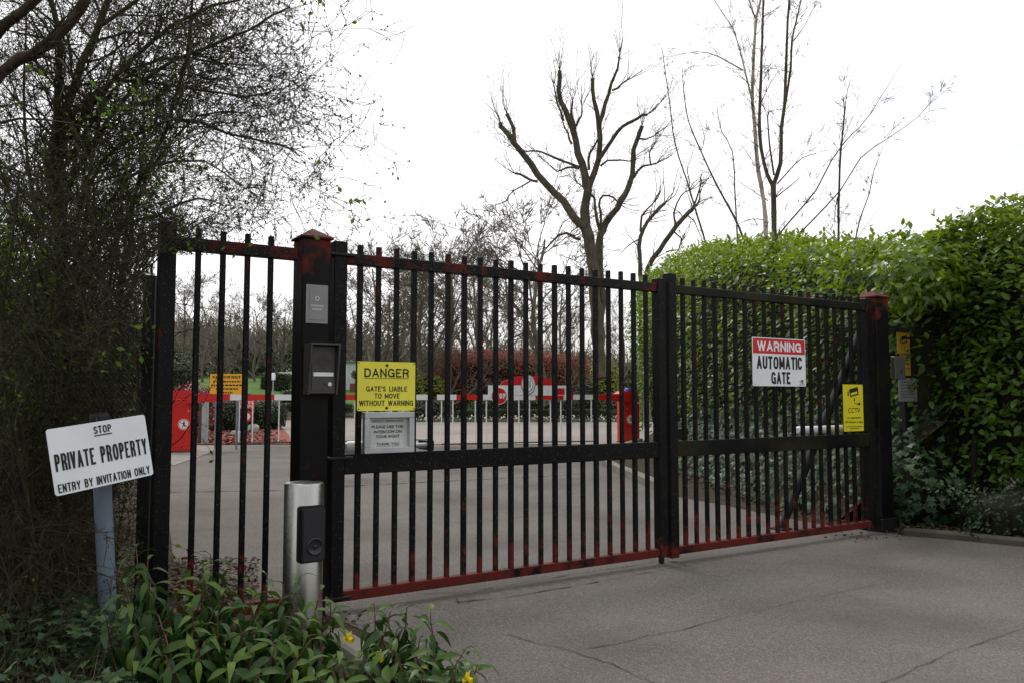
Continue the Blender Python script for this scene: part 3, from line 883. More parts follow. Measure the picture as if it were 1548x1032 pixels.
def gate_post(label, s0, s1, n0, n1, hz, plinth=False):
    t = thing('gate_post', label, 'post', gw((s0 + s1) / 2, (n0 + n1) / 2, 0), GANG, 'the two square gate posts')
    hs, hn = (s1 - s0) / 2, (n1 - n0) / 2
    m = MB(); m.box(-hs, hs, -hn, hn, -.02, hz, 0, .006); m.build('shaft', M['post'], t)
    e = .012
    V = [(-hs - e, -hn - e, hz + .001), (hs + e, -hn - e, hz + .001), (hs + e, hn + e, hz + .001), (-hs - e, hn + e, hz + .001),
         (-hs - e, -hn - e, hz + .012), (hs + e, -hn - e, hz + .012), (hs + e, hn + e, hz + .012), (-hs - e, hn + e, hz + .012), (0, 0, hz + .072)]
    m = MB(); m.add(V, [(3, 2, 1, 0), (0, 1, 5, 4), (1, 2, 6, 5), (2, 3, 7, 6), (3, 0, 4, 7), (4, 5, 8), (5, 6, 8), (6, 7, 8), (7, 4, 8)])
    m.build('cap', M['post_cap'], t)
    return t
PF = .055
sA, sB = gp(456.5, 450, PF)[0], gp(499.5, 450, PF)[0]
postL = gate_post('tall black gate post with worn red cap, carrying the intercom', sA, sB, PF - (sB - sA), PF, 2.07)
sC = gp(1318, 600, .02)[0]
sq = .165
postR = gate_post('dark gate post with red cap against the laurel hedge', 4.995, 4.995 + sq + .02, .03 - sq, .045, 2.075)
m = MB(); m.box(-.1075, .1075, -.102, .106, -.02, .12, 0, .005); m.build('foot_plate', M['dark'], postR)
m = MB(); m.box(-.0965, -.0930, -.085, .08, .9, .915, 0, 0); m.box(-.0965, -.0930, -.085, .08, .125, .905, 0, .001); m.build('cover_plate', M['dark'], postR)

# chain-link fence and its post
cp = at(224, 600, 4.35)
cl = thing('chain_link_fence', 'chain-link mesh fence on a black post, half buried in the thicket', 'fence', (cp[0], cp[1], 0))
m = MB(); m.box(-.032, .032, -.032, .032, -.02, 1.83, 0, .004)
m.build('post', M['dark'], cl)
dv = unit(np.array([-.86, .50, 0])); polys = []
cell = .042; ncol = 72; nrow = 41
for c in range(ncol):
    P = []
    for r in range(nrow * 2 + 1):
        off = (c + (.5 if r % 2 else -.5) + .5) * cell
        P.append(np.array([dv[0] * (off + .05), dv[1] * (off + .05), .05 + r * cell / 2 * 1.02]) + np.array([0, .004 * (1 if r % 2 else -1), 0]))
    polys.append((P, np.full(len(P), .0021)))
for z in (.06, .9, 1.72):
    polys.append(([dv * .03 + np.array([0, 0, z]), dv * 3.05 + np.array([0, 0, z])], np.array([.003, .003])))
m = MB(); m.tubes(polys); m.build('mesh', M['wire'], cl)
m = MB(); q = dv * 3.08; m.box(q[0] - .03, q[0] + .03, q[1] - .03, q[1] + .03, -.02, 1.8, 0, .004); m.build('post', M['dark'], cl)

# gate motors behind the leaves and the diagonal stay
def ram(label, sa, sb, z, n, r):
    t = thing('gate_motor', label, 'gate motor', gw(sa, n, z), GANG, 'gate motor arms')
    L = sb - sa
    R90 = Matrix.Rotation(math.pi / 2, 4, 'Y')
    m = MB(); m.lathe([(r * .7, 0), (r, .015), (r, L * .62), (r * .8, L * .65)], 18, 0, R90); m.build('housing', M['white'], t)
    m = MB(); m.lathe([(r * .4, L * .6505), (r * .4, L)], 12, 0, R90); m.build('piston', M['galv'], t)
    m = MB(); m.box(L * .97, L * 1.04, -.03, .12, -.03, .03, 0, .004); m.build('bracket', M['dark'], t)
    return t
a, za = gp(522, 682, -.14); b, _ = gp(655, 680, -.14)
ram('pale gate motor arm behind the notice on the left leaf', a, b - .03, .895, -.14, .04)
a, za = gp(1205, 648, -.16); b, zb = gp(1316, 640, -.16)
ram('white gate motor arm behind the yellow camera sticker', a, b, za - .01, -.16, .034)
st = thing('diagonal_stay', 'dark diagonal strut rising behind the right gate leaf', 'strut', gw(0, 0, 0), GANG)
sa = gp(1180, 775, -.55); sb = gp(1300, 520, -.3)
A = np.array([sa[0], .55, 0.0]); B = np.array([sb[0], .3, sb[1] + .1])
m = MB(); m.tubes([([A, B], np.array([.038, .038]))]); m.build('strut', M['dark'], st)
m = MB(); m.box(A[0] - .07, A[0] + .07, A[1] - .07, A[1] + .07, .0, .02, 0, .003); m.build('foot', M['dark'], st)

# ------------------------------------------------------------------ signs on the gate
cs, W, cz, Hh = on_gate(540, 627.5, 546.5, 620, .035)
t = sign_thing('danger_sign', 'yellow sign reading DANGER, gates liable to move without warning, on the left leaf', 'sign', cs, cz, .032)
m = MB(); m.prism(rrect(W, Hh, .006), 0, .004); m.build('board', M['yellow'], t)
m = MB(); Z = .0055
caps(m, 'DANGER', .115, .885, .135, .315, W, Hh, Z, .17)
rect(m, .115, .885, .333, .343, W, Hh, Z)
caps(m, "GATE'S  LIABLE", .15, .855, .50, .605, W, Hh, Z, .165)
caps(m, 'TO  MOVE', .29, .725, .645, .75, W, Hh, Z, .165)
caps(m, 'WITHOUT  WARNING', .03, .965, .79, .90, W, Hh, Z, .165)
m.build('lettering', M['ink'], t)
for u, v, r in ((.5, .07, .008), (.5, .945, .008), (.02, .03, .0035), (.98, .03, .0035), (.02, .965, .0035), (.98, .965, .0035)):
    m = MB(); disc(m, (u - .5) * W, (.5 - v) * Hh, r, .008, 0, 10, z0=.0042); m.build('screw', M['dark'], t)

cs, W, cz, Hh = on_gate(550.5, 626, 622, 684, .06)
t = sign_thing('notice_case', 'small aluminium notice case below the yellow danger sign', 'notice', cs, cz, .03)
fw = .034
m = MB()
m.box(-W/2, W/2, Hh/2 - fw, Hh/2, 0, .04, 0, .003); m.box(-W/2, W/2, -Hh/2, -Hh/2 + fw, 0, .04, 0, .003)
m.box(-W/2, -W/2 + fw, -Hh/2 + fw, Hh/2 - fw, 0, .0395, 0, .003); m.box(W/2 - fw, W/2, -Hh/2 + fw, Hh/2 - fw, 0, .0395, 0, .003)
m.build('frame', M['alu'], t)
m = MB(); m.box(-W/2 + fw, W/2 - fw, -Hh/2 + fw, Hh/2 - fw, .004, .012); m.build('paper', M['paper'], t)
m = MB(); Z = .0135
letter(m, 'ARSENAL F.C. TRAINING CENTRE', .17, .80, .20, .235, W, Hh, Z, .01); rect(m, .17, .80, .243, .248, W, Hh, Z)
letter(m, 'PLEASE USE THE', .17, .80, .325, .395, W, Hh, Z, .02)
letter(m, 'INTERCOM ON', .21, .77, .445, .515, W, Hh, Z, .02)
letter(m, 'YOUR RIGHT', .25, .73, .56, .63, W, Hh, Z, .02)
letter(m, 'THANK YOU', .26, .72, .745, .815, W, Hh, Z, .02); rect(m, .26, .72, .83, .838, W, Hh, Z)
m.build('lettering', M['ink_grey'], t)

cs, W, cz, Hh = on_gate(1137.5, 1217.5, 511.5, 583, .035)
t = sign_thing('warning_sign', 'white sign with red band reading WARNING AUTOMATIC GATE on the right leaf', 'sign', cs, cz, .032)
m = MB(); m.prism(rrect(W, Hh, .005), 0, .004); m.build('board', M['white_sign'], t)
m = MB(); rect(m, .012, .988, .018, .325, W, Hh, .0052); m.build('red_band', M['red'], t)
m = MB(); caps(m, 'WARNING', .085, .915, .07, .275, W, Hh, .0065, .23, gap=.14); m.build('white_lettering', M['white_sign'], t)
m = MB()
caps(m, 'AUTOMATIC', .075, .93, .375, .645, W, Hh, .0055, .19, gap=.17)
caps(m, 'GATE', .335, .695, .70, .955, W, Hh, .0055, .19, gap=.17)
for u, v, a_, b_ in ((.9, .86, .05, .02), (.89, .89, .09, .018), (.9, .92, .05, .018), (.885, .96, .1, .012)):
    rect(m, u - a_/2 + .03, u + a_/2 + .02, v, v + b_, W, Hh, .0055)
m.build('black_lettering', M['ink'], t)

for u, v in ((.03, .04), (.97, .04), (.03, .96), (.97, .96)):
    m = MB(); disc(m, (u - .5) * W, (.5 - v) * Hh, .0045, .0075, 0, 10, z0=.0068); m.build('screw', M['alu'], t)

def camera_icon(m, W, Hh, z):
    R = Matrix.Rotation(math.radians(11), 3, 'Z')
    def rr(u, v, w_, h_, mi, dz=0):
        P = [R @ Vector((sx * w_ / 2, sy * h_ / 2, 0)) for sx, sy in ((-1, -1), (1, -1), (1, 1), (-1, 1))]
        c = Vector(((u - .5) * W, (.5 - v) * Hh, z + dz))
        m.add([tuple(p + c) for p in P], [(0, 1, 2, 3)], mi)
    rr(.54, .16, W * .44, Hh * .17, 0)
    rr(.535, .19, W * .33, Hh * .05, 1, .001)
    rect(m, .22, .27, .145, .245, W, Hh, z)
    rect(m, .54, .58, .29, .36, W, Hh, z); rect(m, .56, .60, .39, .415, W, Hh, z)
    x0, x1 = (.66 - .5) * W, (.84 - .5) * W
    m.add([(x0, (.5 - .40) * Hh, z), ((.76 - .5) * W, (.5 - .41) * Hh, z), (x1, (.5 - .365) * Hh, z), (x1, (.5 - .45) * Hh, z), (x0, (.5 - .42) * Hh, z)], [(4, 3, 2, 1, 0)])

cs, W, cz, Hh = on_gate(1275, 1304.8, 580.5, 651, .035)
t = sign_thing('camera_sticker', 'narrow yellow CCTV sign with a camera symbol on the right leaf', 'sign', cs, cz, .032)
m = MB(); m.prism(rrect(W, Hh, .006), 0, .004); m.build('board', M['yellow2'], t)
m = MB(); camera_icon(m, W, Hh, .0055); m.build('camera_symbol', [M['ink'], M['yellow2']], t)
m = MB()
letter(m, 'CCTV', .23, .83, .50, .605, W, Hh, .0055, .0)
letter(m, 'in operation', .18, .87, .69, .745, W, Hh, .0055, .01)
letter(m, '24 hours a day', .05, .96, .775, .84, W, Hh, .0055, .01)
for v, a_, b_ in ((.895, .1, .93), (.935, .3, .76)):
    u = a_
    while u < b_:
        L = random.uniform(.05, .12); rect(m, u, min(b_, u + L), v, v + .016, W, Hh, .0055); u += L + .03
m.build('lettering', [M['ink'], M['yellow2']], t)

# post behind the right gate post with second camera sign, key box and notice
SVN = -.30
sp = gp(1374, 600, SVN + .03)
t = thing('service_post', 'dark slim post in the shade between right gate post and hedge', 'post', gw(sp[0], SVN, 0), GANG)
m = MB(); m.box(-.075, .075, -.03, .03, -.02, 1.75, 0, .004); m.build('shaft', M['dark'], t)
m = MB(); m.box(-.085, .085, -.04, .04, 1.751, 1.77, 0, .004); m.build('cap', M['dark'], t)
def svc(x0, x1, y0, y1): return on_gate(x0, x1, y0, y1, SVN + .035)
cs, W, cz, Hh = svc(1357, 1376, 503, 567)
t = sign_thing('camera_sticker', 'amber CCTV sign in deep shade beside the hedge', 'sign', cs, cz, SVN + .0315)
m = MB(); m.prism(rrect(W, Hh, .004), 0, .004); m.build('board', M['amber_shaded'], t)
m = MB(); camera_icon(m, W, Hh, .0055); m.build('camera_symbol', [M['ink'], M['amber_shaded']], t)
m = MB(); letter(m, 'CCTV', .2, .85, .48, .6, W, Hh, .0055)
letter(m, 'in operation', .15, .9, .70, .75, W, Hh, .0055); letter(m, '24 hours a day', .1, .92, .80, .86, W, Hh, .0055)
m.build('lettering', [M['ink'], M['amber_shaded']], t)
cs, W, cz, Hh = svc(1358, 1385, 571, 606)
t = sign_thing('notice_plate', 'small grey notice plate under the amber sign beside the hedge', 'notice', cs, cz, SVN + .0365)
m = MB(); m.prism(rrect(W, Hh, .006), 0, .006); m.build('board', M['panel_grey'], t)
m = MB()
for k in range(6):
    u = .12
    while u < .85:
        L = random.uniform(.05, .16); rect(m, u, min(.88, u + L), .15 + k * .13, .19 + k * .13, W, Hh, .0075); u += L + .04
m.build('print', M['ink_grey'], t)
PO = .05
cs, W, cz, Hh = on_gate(1347, 1362.5, 538.5, 573, PO)
t = sign_thing('key_box', 'small grey key switch box on the right gate post', 'key switch', cs, cz, PO - .004)
m = MB(); m.box(-W/2, W/2, -Hh/2, Hh/2, 0, .045, 0, .006); m.build('case', M['box_grey'], t)
m = MB(); m.box(-.02, .02, Hh/2 + .0005, Hh/2 + .03, .01, .03, 0, .004); m.build('cable_gland', M['dark'], t)
m = MB(); disc(m, 0.005, -.03, .018, .05, 0, 16, z0=.0455); m.build('lock', M['chrome'], t)

# ------------------------------------------------------------------ things on the left gate post
cs, W, cz, Hh = on_gate(462, 495, 431, 489, PF)
t = sign_thing('call_plate', 'flat grey metal plate with a small round hole, above the intercom', 'intercom plate', cs, cz, PF + .001)
m = MB(); m.prism(rrect(W, Hh, .004), 0, .006); m.build('plate', M['panel_grey'], t)
m = MB(); m.prism(rrect(W * .70, Hh * .82, .003), .0062, .0085); m.build('inner_plate', M['panel_grey'], t)
m = MB(); disc(m, 0, Hh * .14, .013, .0095, 0, 18, z0=.0086); m.build('ring', M['alu'], t)
m = MB(); disc(m, 0, Hh * .14, .005, .0105, 0, 12, z0=.0096); m.build('camera_hole', M['ink'], t)
m = MB()
for k, (a_, b_) in enumerate(((.22, .76), (.28, .72))):
    u = a_
    while u < b_:
        L = .04; rect(m, u, u + L, .53 + k * .09, .57 + k * .09, W, Hh, .0092); u += L + .018
m.build('print', M['alu'], t)

IO = PF + .115
xl, zt = gp(472, 521, IO); xr, _ = gp(512, 521, IO)
_, zb_ = gp(490, 594.5, IO)
W = xr - xl; Hh = zt - zb_
t = sign_thing('intercom', 'dark grey metal intercom box with rain hood and name strip', 'intercom', (xl + xr) / 2, (zt + zb_) / 2, PF + .001)
D = .075
m = MB(); m.box(-W/2, W/2, -Hh/2, Hh/2, 0, D, 0, .004); m.build('case', M['box_grey'], t)
m = MB()
side_p = [(-Hh/2 - .004, 0), (Hh/2 + .012, 0), (Hh/2 + .012, .125), (Hh/2 - .06, .118), (-Hh/2 - .004, .082)]
for x0 in (-W/2 - .0085, W/2 + .0005):
    V = [(x0, y, z) for y, z in side_p] + [(x0 + .008, y, z) for y, z in side_p]
    m.add(V, [(0, 1, 2, 3, 4), (9, 8, 7, 6, 5)] + [((i + 1) % 5, i, 5 + i, 5 + (i + 1) % 5) for i in range(5)])
m.box(-W/2, W/2, Hh/2 + .003, Hh/2 + .012, 0.0005, .1245, 0)
m.build('hood', M['box_grey'], t)
m = MB(); m.prism(rrect(W * .84, Hh * .86, .004), D + .0002, D + .005); m.build('face_plate', M['box_in'], t)
m = MB()
for a_ in range(-5, 6):
    for b_ in range(-5, 6):
        if abs(a_) + abs(b_) <= 5: disc(m, a_ * .0092, Hh * .17 + b_ * .0092, .0032, D + .0058, 0, 7)
m.build('speaker_grille', M['ink'], t)
m = MB(); rect(m, .14, .90, .555, .635, W, Hh, D + .0062); m.build('name_strip', M['white_sign'], t)
m = MB(); disc(m, W * .25, -Hh * .30, .011, D + .013, 0, 16, z0=D + .005); m.build('button', M['chrome'], t)
m = MB(); m.add([(-.004, -Hh * .32, D + .006), (.022, -Hh * .32, D + .006), (.009, -Hh * .28, D + .006)], [(0, 1, 2)]); m.build('bell_symbol', M['ink'], t)

# steel bollard with card reader
bp_ = at(460, 730, 4.22)
bol = thing('steel_bollard', 'round brushed steel bollard with black card reader in front of the gate post', 'bollard', (bp_[0], bp_[1], 0))
rb = 58 / 2 * 4.22 / FPX
hb = at(460, 729, 4.22)[2]
m = MB(); m.lathe([(rb, -.02), (rb, hb - .006), (rb - .004, hb)], 48); m.build('tube', M['steel'], bol)
m = MB(); m.lathe([(rb - .006, hb + .0005), (rb - .010, hb + .003)], 40); m.build('lid', M['steel'], bol)
ra = math.radians(-58)
RM = Matrix.Rotation(ra, 4, 'Z') @ Matrix.Rotation(math.pi / 2, 4, 'X') @ Matrix.Identity(4)
# local frame: x across reader, y up, z outwards
nr = Vector((math.sin(math.radians(36)), -math.cos(math.radians(36)), 0))
xr_ = Vector((0, 0, 1)).cross(nr) * -1
xr_ = Vector((-nr.y, nr.x, 0))
RM = Matrix(((xr_.x, 0, nr.x, 0), (xr_.y, 0, nr.y, 0), (0, 1, 0, 0), (0, 0, 0, 1)))
zt = at(480, 766, 4.15)[2]; zb_ = at(480, 846, 4.15)[2]
rw, rh, rz_ = .118, zt - zb_, (zt + zb_) / 2
OFF = Matrix.Translation((0, 0, rz_)) @ RM
rd = MB(); rd.prism(rrect(rw, rh, .014, 5), .03, rb + .030, 0, OFF); rd.build('reader_body', M['reader'], bol)
m = MB(); m.prism(rrect(rw * .93, rh * .95, .010, 5), rb + .0302, rb + .036, 0, OFF); rf = m.build('reader_face', M['reader'], bol)
mt = OFF @ Matrix.Translation((0.006, -rh * .22, rb + .0362))
m = MB(); m.lathe([(.044, 0), (.044, .004), (.038, .007), (.034, .003), (.02, .0008), (.001, .0004)], 28, 0, mt); m.build('dial_ring', M['reader'], rf)
m = MB(); m.lathe([(.012, 0.001), (.010, .008), (.002, .01)], 14, 0, mt); m.build('sensor', M['ink'], rf)
m = MB(); m.prism(rrect(rw + .012, rh + .02, .016, 5), .028, rb + .006, 0, OFF); m.build('mounting_plate', M['dark'], bol)

# ------------------------------------------------------------------ private property sign on its leaning post
pb = gnd(167, 1003); pt = at(150, 628, 3.62)
t = thing('property_sign', 'white sign reading STOP PRIVATE PROPERTY on a leaning blue-grey post', 'sign', tuple(pb))
pbv = np.array(pb)
m = MB(); ax = np.array(pt) - pbv
pl = [np.array([0, 0, 0]) - ax * .05, ax * .35, ax * .7, ax]
m.tubes([(pl, np.full(4, .0385))])
m.build('post', M['pole'], t)
axu = unit(ax)
Rz = Vector(axu).to_track_quat('Z', 'Y').to_matrix().to_4x4()
m = MB(); m.lathe([(.0385, -.02), (.0385, .004), (.034, .01)], 20, 0, Matrix.Translation(Vector(ax)) @ Rz); m.build('post_cap', M['dark'], t)
DL, DR = 3.37, 3.74
cTL, cTR, cBR, cBL = at(71, 648, DL), at(219.5, 626, DR), at(229.5, 716.5, DR), at(81, 751, DL)
xa = unit((cTR - cTL) + (cBR - cBL)); ya = (cTL - cBL) + (cTR - cBR); ya = unit(ya - xa * (ya @ xa)); zz_ = np.cross(xa, ya)
W = (np.linalg.norm(cTR - cTL) + np.linalg.norm(cBR - cBL)) / 2; Hh = (np.linalg.norm(cTL - cBL) + np.linalg.norm(cTR - cBR)) / 2
cc = (cTL + cTR + cBR + cBL) / 4 - pbv
SM = Matrix(((xa[0], ya[0], zz_[0], cc[0]), (xa[1], ya[1], zz_[1], cc[1]), (xa[2], ya[2], zz_[2], cc[2]), (0, 0, 0, 1)))
def signmesh(build, name, mat, parent):
    m = MB(); build(m)
    o = m.build(name, mat, parent); o.matrix_local = SM
    return o
signmesh(lambda m: m.prism(rrect(W, Hh, .012), 0, .004), 'board', M['white_sign'], t)
def pl_text(m):
    caps(m, 'STOP', .445, .625, .065, .185, W, Hh, .0055, .17)
    rect(m, .445, .625, .203, .221, W, Hh, .0055)
    caps(m, 'PRIVATE  PROPERTY', .035, .97, .385, .645, W, Hh, .0055, .13, gap=.22)
    caps(m, 'ENTRY  BY  INVITATION  ONLY', .03, .965, .835, .965, W, Hh, .0055, .155)
signmesh(pl_text, 'lettering', M['ink'], t)
# clamp bracket joining post and board
cpos = pbv + ax * .86
mid = (np.array(at(150, 690, 3.55)))
m = MB()
dd = (cc + pbv) - cpos
m.tubes([([ax * .80 + 0 * dd, cc - zz_ * .022 - ya * .04], np.array([.02, .02])), ([ax * .95, cc - zz_ * .022 + ya * .05], np.array([.02, .02]))])
m.build('bracket', M['dark'], t)

# ------------------------------------------------------------------ barriers
LB, RB = gnd(274, 683), gnd(950, 668.5)
bd = RB - LB; BL = np.linalg.norm(bd); bu = bd / BL; BA = math.atan2(bu[1], bu[0])
HB = 1.165; HT = .125
def pedestrian_mark(m, cx, cz, y, r):
    """red ring, white disc, black walking figure with a slash, on a plane y = const facing -y"""
    def q(P, mi, d): m.add([(cx + a, y - d, cz + b) for a, b in P], [tuple(range(len(P)))], mi)
    k = 24
    q([(r * math.cos(2*math.pi*t/k), r * math.sin(2*math.pi*t/k)) for t in range(k)], 0, .001)
    q([(r * .93 * math.cos(2*math.pi*t/k), r * .93 * math.sin(2*math.pi*t/k)) for t in range(k)], 1, .002)
    q([(r * .8 * math.cos(2*math.pi*t/k), r * .8 * math.sin(2*math.pi*t/k)) for t in range(k)], 0, .0026)
    q([(r * .70 * math.cos(2*math.pi*t/k), r * .70 * math.sin(2*math.pi*t/k)) for t in range(k)], 0, .003)
    def seg(a, b, w_, mi, d):
        a = Vector(a); b = Vector(b); nn = (b - a).normalized(); pp = Vector((-nn.y, nn.x)) * w_ / 2
        q([tuple(v * r) for v in (a - pp, b - pp, b + pp, a + pp)], mi, d)
    q([(r * (.05 + .13 * math.cos(2*math.pi*t/10)), r * (.5 + .13 * math.sin(2*math.pi*t/10))) for t in range(10)], 2, .0035)
    seg((.03, -.1), (.03, .36), .22, 2, .0036); seg((0, -.1), (-.25, -.55), .14, 2, .0037); seg((.05, -.1), (.3, -.5), .14, 2, .0038)
    seg((.05, .3), (.3, .0), .1, 2, .0039); seg((0, .3), (-.25, .05), .1, 2, .004)
    seg((-.62, .4), (.62, -.4), .11, 1, .0045)

def barrier(label, origin, sgn, Lb, stripes, hskirt):
    t = thing('road_barrier', label, 'barrier', (origin[0], origin[1], 0), BA, 'pair of red and white road barriers')
    m = MB(); m.box(-.22, .22, -.2, .2, .036, 1.13, 0, .012)
    # sloping head
    x0, x1 = (-.22, .34) if sgn > 0 else (-.34, .22)
    pts = [(-.22, 1.131), (.20, 1.131), (.33, 1.16), (.33, 1.24), (.22, 1.315), (-.22, 1.315)] if sgn > 0 else [(-.20, 1.131), (.22, 1.131), (.22, 1.315), (-.22, 1.315), (-.33, 1.24), (-.33, 1.16)]
    V = [(a, -.19, b) for a, b in pts] + [(a, .19, b) for a, b in pts]; k = len(pts)
    m.add(V, [tuple(range(k)), tuple(range(2 * k - 1, k - 1, -1))] + [(i, k + i, k + (i + 1) % k, (i + 1) % k) for i in range(k)])
    m.build('housing', M['barrier_red'], t)
    m = MB(); m.box(-.18, .18, -.2045, -.2005, .08, 1.06, 0, .0018); dr_ = m.build('door', M['barrier_red'], t)
    m = MB(); m.box(.13 * sgn - .012, .13 * sgn + .012, -.2125, -.205, .86, .90, 0, .002); m.build('lock', M['galv'], dr_)
    m = MB(); m.box(-.235, .235, -.215, .215, -.02, .035, 0, .004); m.build('plinth', M['stained'], t)
    m = MB(); pedestrian_mark(m, .04 * sgn, .60, -.2050, .115); m.build('no_pedestrians_mark', [M['white'], M['red'], M['ink']], t)
    # boom
    m = MB(); y0, y1 = -.262, -.205
    a = .1
    for wd, c in stripes:
        b = a + wd
        xs = (a, b) if sgn > 0 else (-b, -a)
        m.box(xs[0], xs[1], y0, y1, HB - HT/2 + .0005, HB + HT/2, c, 0)
        a = b
    bo = m.build('boom', [M['white'], M['barrier_red']], t)
    m = MB()
    br = [(.1, HB - .13), (.45, HB - .105), (.95, HB - HT/2 - .004), (.95, HB + HT/2 + .01), (.1, HB + HT/2 + .025)]
    br = [(sgn * a_, b_) for a_, b_ in br]
    V = [(a_, -.275, b_) for a_, b_ in br] + [(a_, -.20, b_) for a_, b_ in br]; k = 5
    Fs = [tuple(range(k)), tuple(range(2*k-1, k-1, -1))] + [(i, k + i, k + (i+1) % k, (i+1) % k) for i in range(k)]
    if sgn < 0: Fs = [f[::-1] for f in Fs]
    m.add(V, Fs); m.build('arm_bracket', M['barrier_red'], t)
    x = 1.15; xe = a - .1
    while x < xe:
        m = MB(); X = sgn * x
        m.box(X - .011, X + .011, -.245, -.222, hskirt, HB - HT/2 - .001, 0); m.build('skirt_rod', M['white'], bo)
        x += .275
    m = MB(); xs = sorted((sgn * 1.1, sgn * xe)); m.box(xs[0], xs[1], -.243, -.225, hskirt - .03, hskirt - .001, 0); m.build('skirt_rail', M['wire'], bo)
    return t, bo
mid_len = BL * .545
tL, boomL = barrier('left red barrier housing with striped boom, behind the side panel', LB, 1, mid_len,
                    [(.85, 1), (.36, 0), (.56, 1), (1.45, 0), (.4, 1), (.5, 0), (1.1, 0), (.1, 0)], .20)
tR, boomR = barrier('right red barrier housing by the hedge, boom carrying the arched crest board', RB, -1, BL - mid_len,
                    [(.95, 1), (.6, 0), (.72, 1), (1.62, 0), (.66, 1), (.45, 0)], .09)
m = MB(); m.lathe([(.10, 1.317), (.10, 1.37), (.05, 1.40)], 14); m.build('beacon', M['blue'], tR)

# arched crest board on the right boom
def bx(px):      # pixel -> distance along the boom line from the right end
    r = ray(px, 600); n_ = np.array([bu[1], -bu[0], 0])
    p = _o + r * (((RB - _o) @ n_) / (r @ n_)); return (p - RB) @ bu
x0, x1 = bx(732.5), bx(852); W = x1 - x0; cx = (x0 + x1) / 2
o = RB + bu * cx + np.array([bu[1], -bu[0], 0]) * .27
t = thing('crest_board', 'white board with red arch, grey oval crest and red stop disc on the barrier boom', 'sign', (o[0], o[1], HB), BA)
t.rotation_euler = (math.pi / 2, 0, BA)
sc_ = 20.0 / FPX
m = MB()
zl, zh = -HT/2 - .005, .285
m.box(-W/2, W/2, zl, zh, 0, .018, 0, 0); m.build('board', M['white'], t)
arc = [(-W * .27 , zh)]
kk = 14
for q in range(kk + 1):
    a_ = math.pi * q / kk; arc.append((-W * .36 * math.cos(a_) , zh + .004 + .235 * math.sin(a_)**1.3))
arc = arc[1:]
m = MB(); m.prism(arc[::-1], 0, .016); m.build('red_arch', M['red'], t)
m = MB(); disc(m, -.02, zh + .02, .185, .028, 0, 32, .245, z0=.0185); m.build('crest_rim', M['galv'], t)
m = MB(); disc(m, -.02, zh + .02, .160, .033, 0, 32, .215, z0=.0285); m.build('crest', M['white'], t)
m = MB()
for q in range(28):
    a0, a1 = q * 2 * math.pi / 28, (q + 1) * 2 * math.pi / 28
    m.add([(-.02 + r_ * .130 * math.cos(a_), zh + .02 + r_ * .175 * math.sin(a_), .0345) for a_, r_ in ((a0, .88), (a0, 1), (a1, 1), (a1, .88))], [(0, 1, 2, 3)])
for q in range(3): m.add([(-.02 - .06 + q * .045, zh - .05, .0346), (-.02 - .035 + q * .045, zh - .05, .0346), (-.02 - .03 + q * .04, zh + .12, .0346), (-.02 - .05 + q * .04, zh + .12, .0346)], [(0, 1, 2, 3)])
m.build('crest_relief', M['panel_grey'], t)
scx = bx(748.5) - cx
m = MB(); disc(m, scx, .03, .205, .026, 0, 32, z0=.0185); m.build('stop_disc_rim', M['white'], t)
m = MB(); disc(m, scx, .03, .19, .030, 0, 32, z0=.0265); m.build('stop_disc', M['red'], t)
m = MB(); caps(m, 'STOP', scx / 1 + .5 - .165, scx + .5 + .165, .5 - .03 - .065, .5 - .03 + .065, 1, 1, .032, .24); m.build('stop_lettering', M['white'], t)
m = MB(); m.box(W/2 - .30, W/2 - .10, .06, .22, .0185, .022); m.build('small_red_plate', M['red'], t)
m = MB()
u = -.36
while u < .30:
    L = random.uniform(.02, .06); m.add([(u, .035, .0195), (u + L, .035, .0195), (u + L, .047, .0195), (u, .047, .0195)], [(0, 1, 2, 3)]); u += L + .03
m.build('small_print', M['ink_grey'], t)
m = MB(); m.box(bx(803) - cx, bx(845) - cx, -HT/2, HT/2 - .02, .0185, .021); m.build('red_stripe', M['barrier_red'], t)

# ------------------------------------------------------------------ small things by the left barrier
def box_post(name, label, cat, px, Y, wd, h, mat, capm=None):
    p = at(px, 600, Y)
    t = thing(name, label, cat, (p[0], p[1], float(terrain(p[0], p[1]))))
    m = MB(); m.box(-wd/2, wd/2, -wd/2, wd/2, -.02, h, 0, .008); m.build('shaft', mat, t)
    m = MB(); m.box(-wd/2 - .008, wd/2 + .008, -wd/2 - .008, wd/2 + .008, h + .001, h + .03, 0, .006); m.build('cap', capm or mat, t)
box_post('steel_post', 'square galvanised post behind the left barrier boom', 'post', 311, 20.6, .13, 1.1, M['galv'])
box_post('timber_post', 'brown timber post beside the galvanised post', 'post', 304.5, 20.9, .085, 1.05, M['wood'])

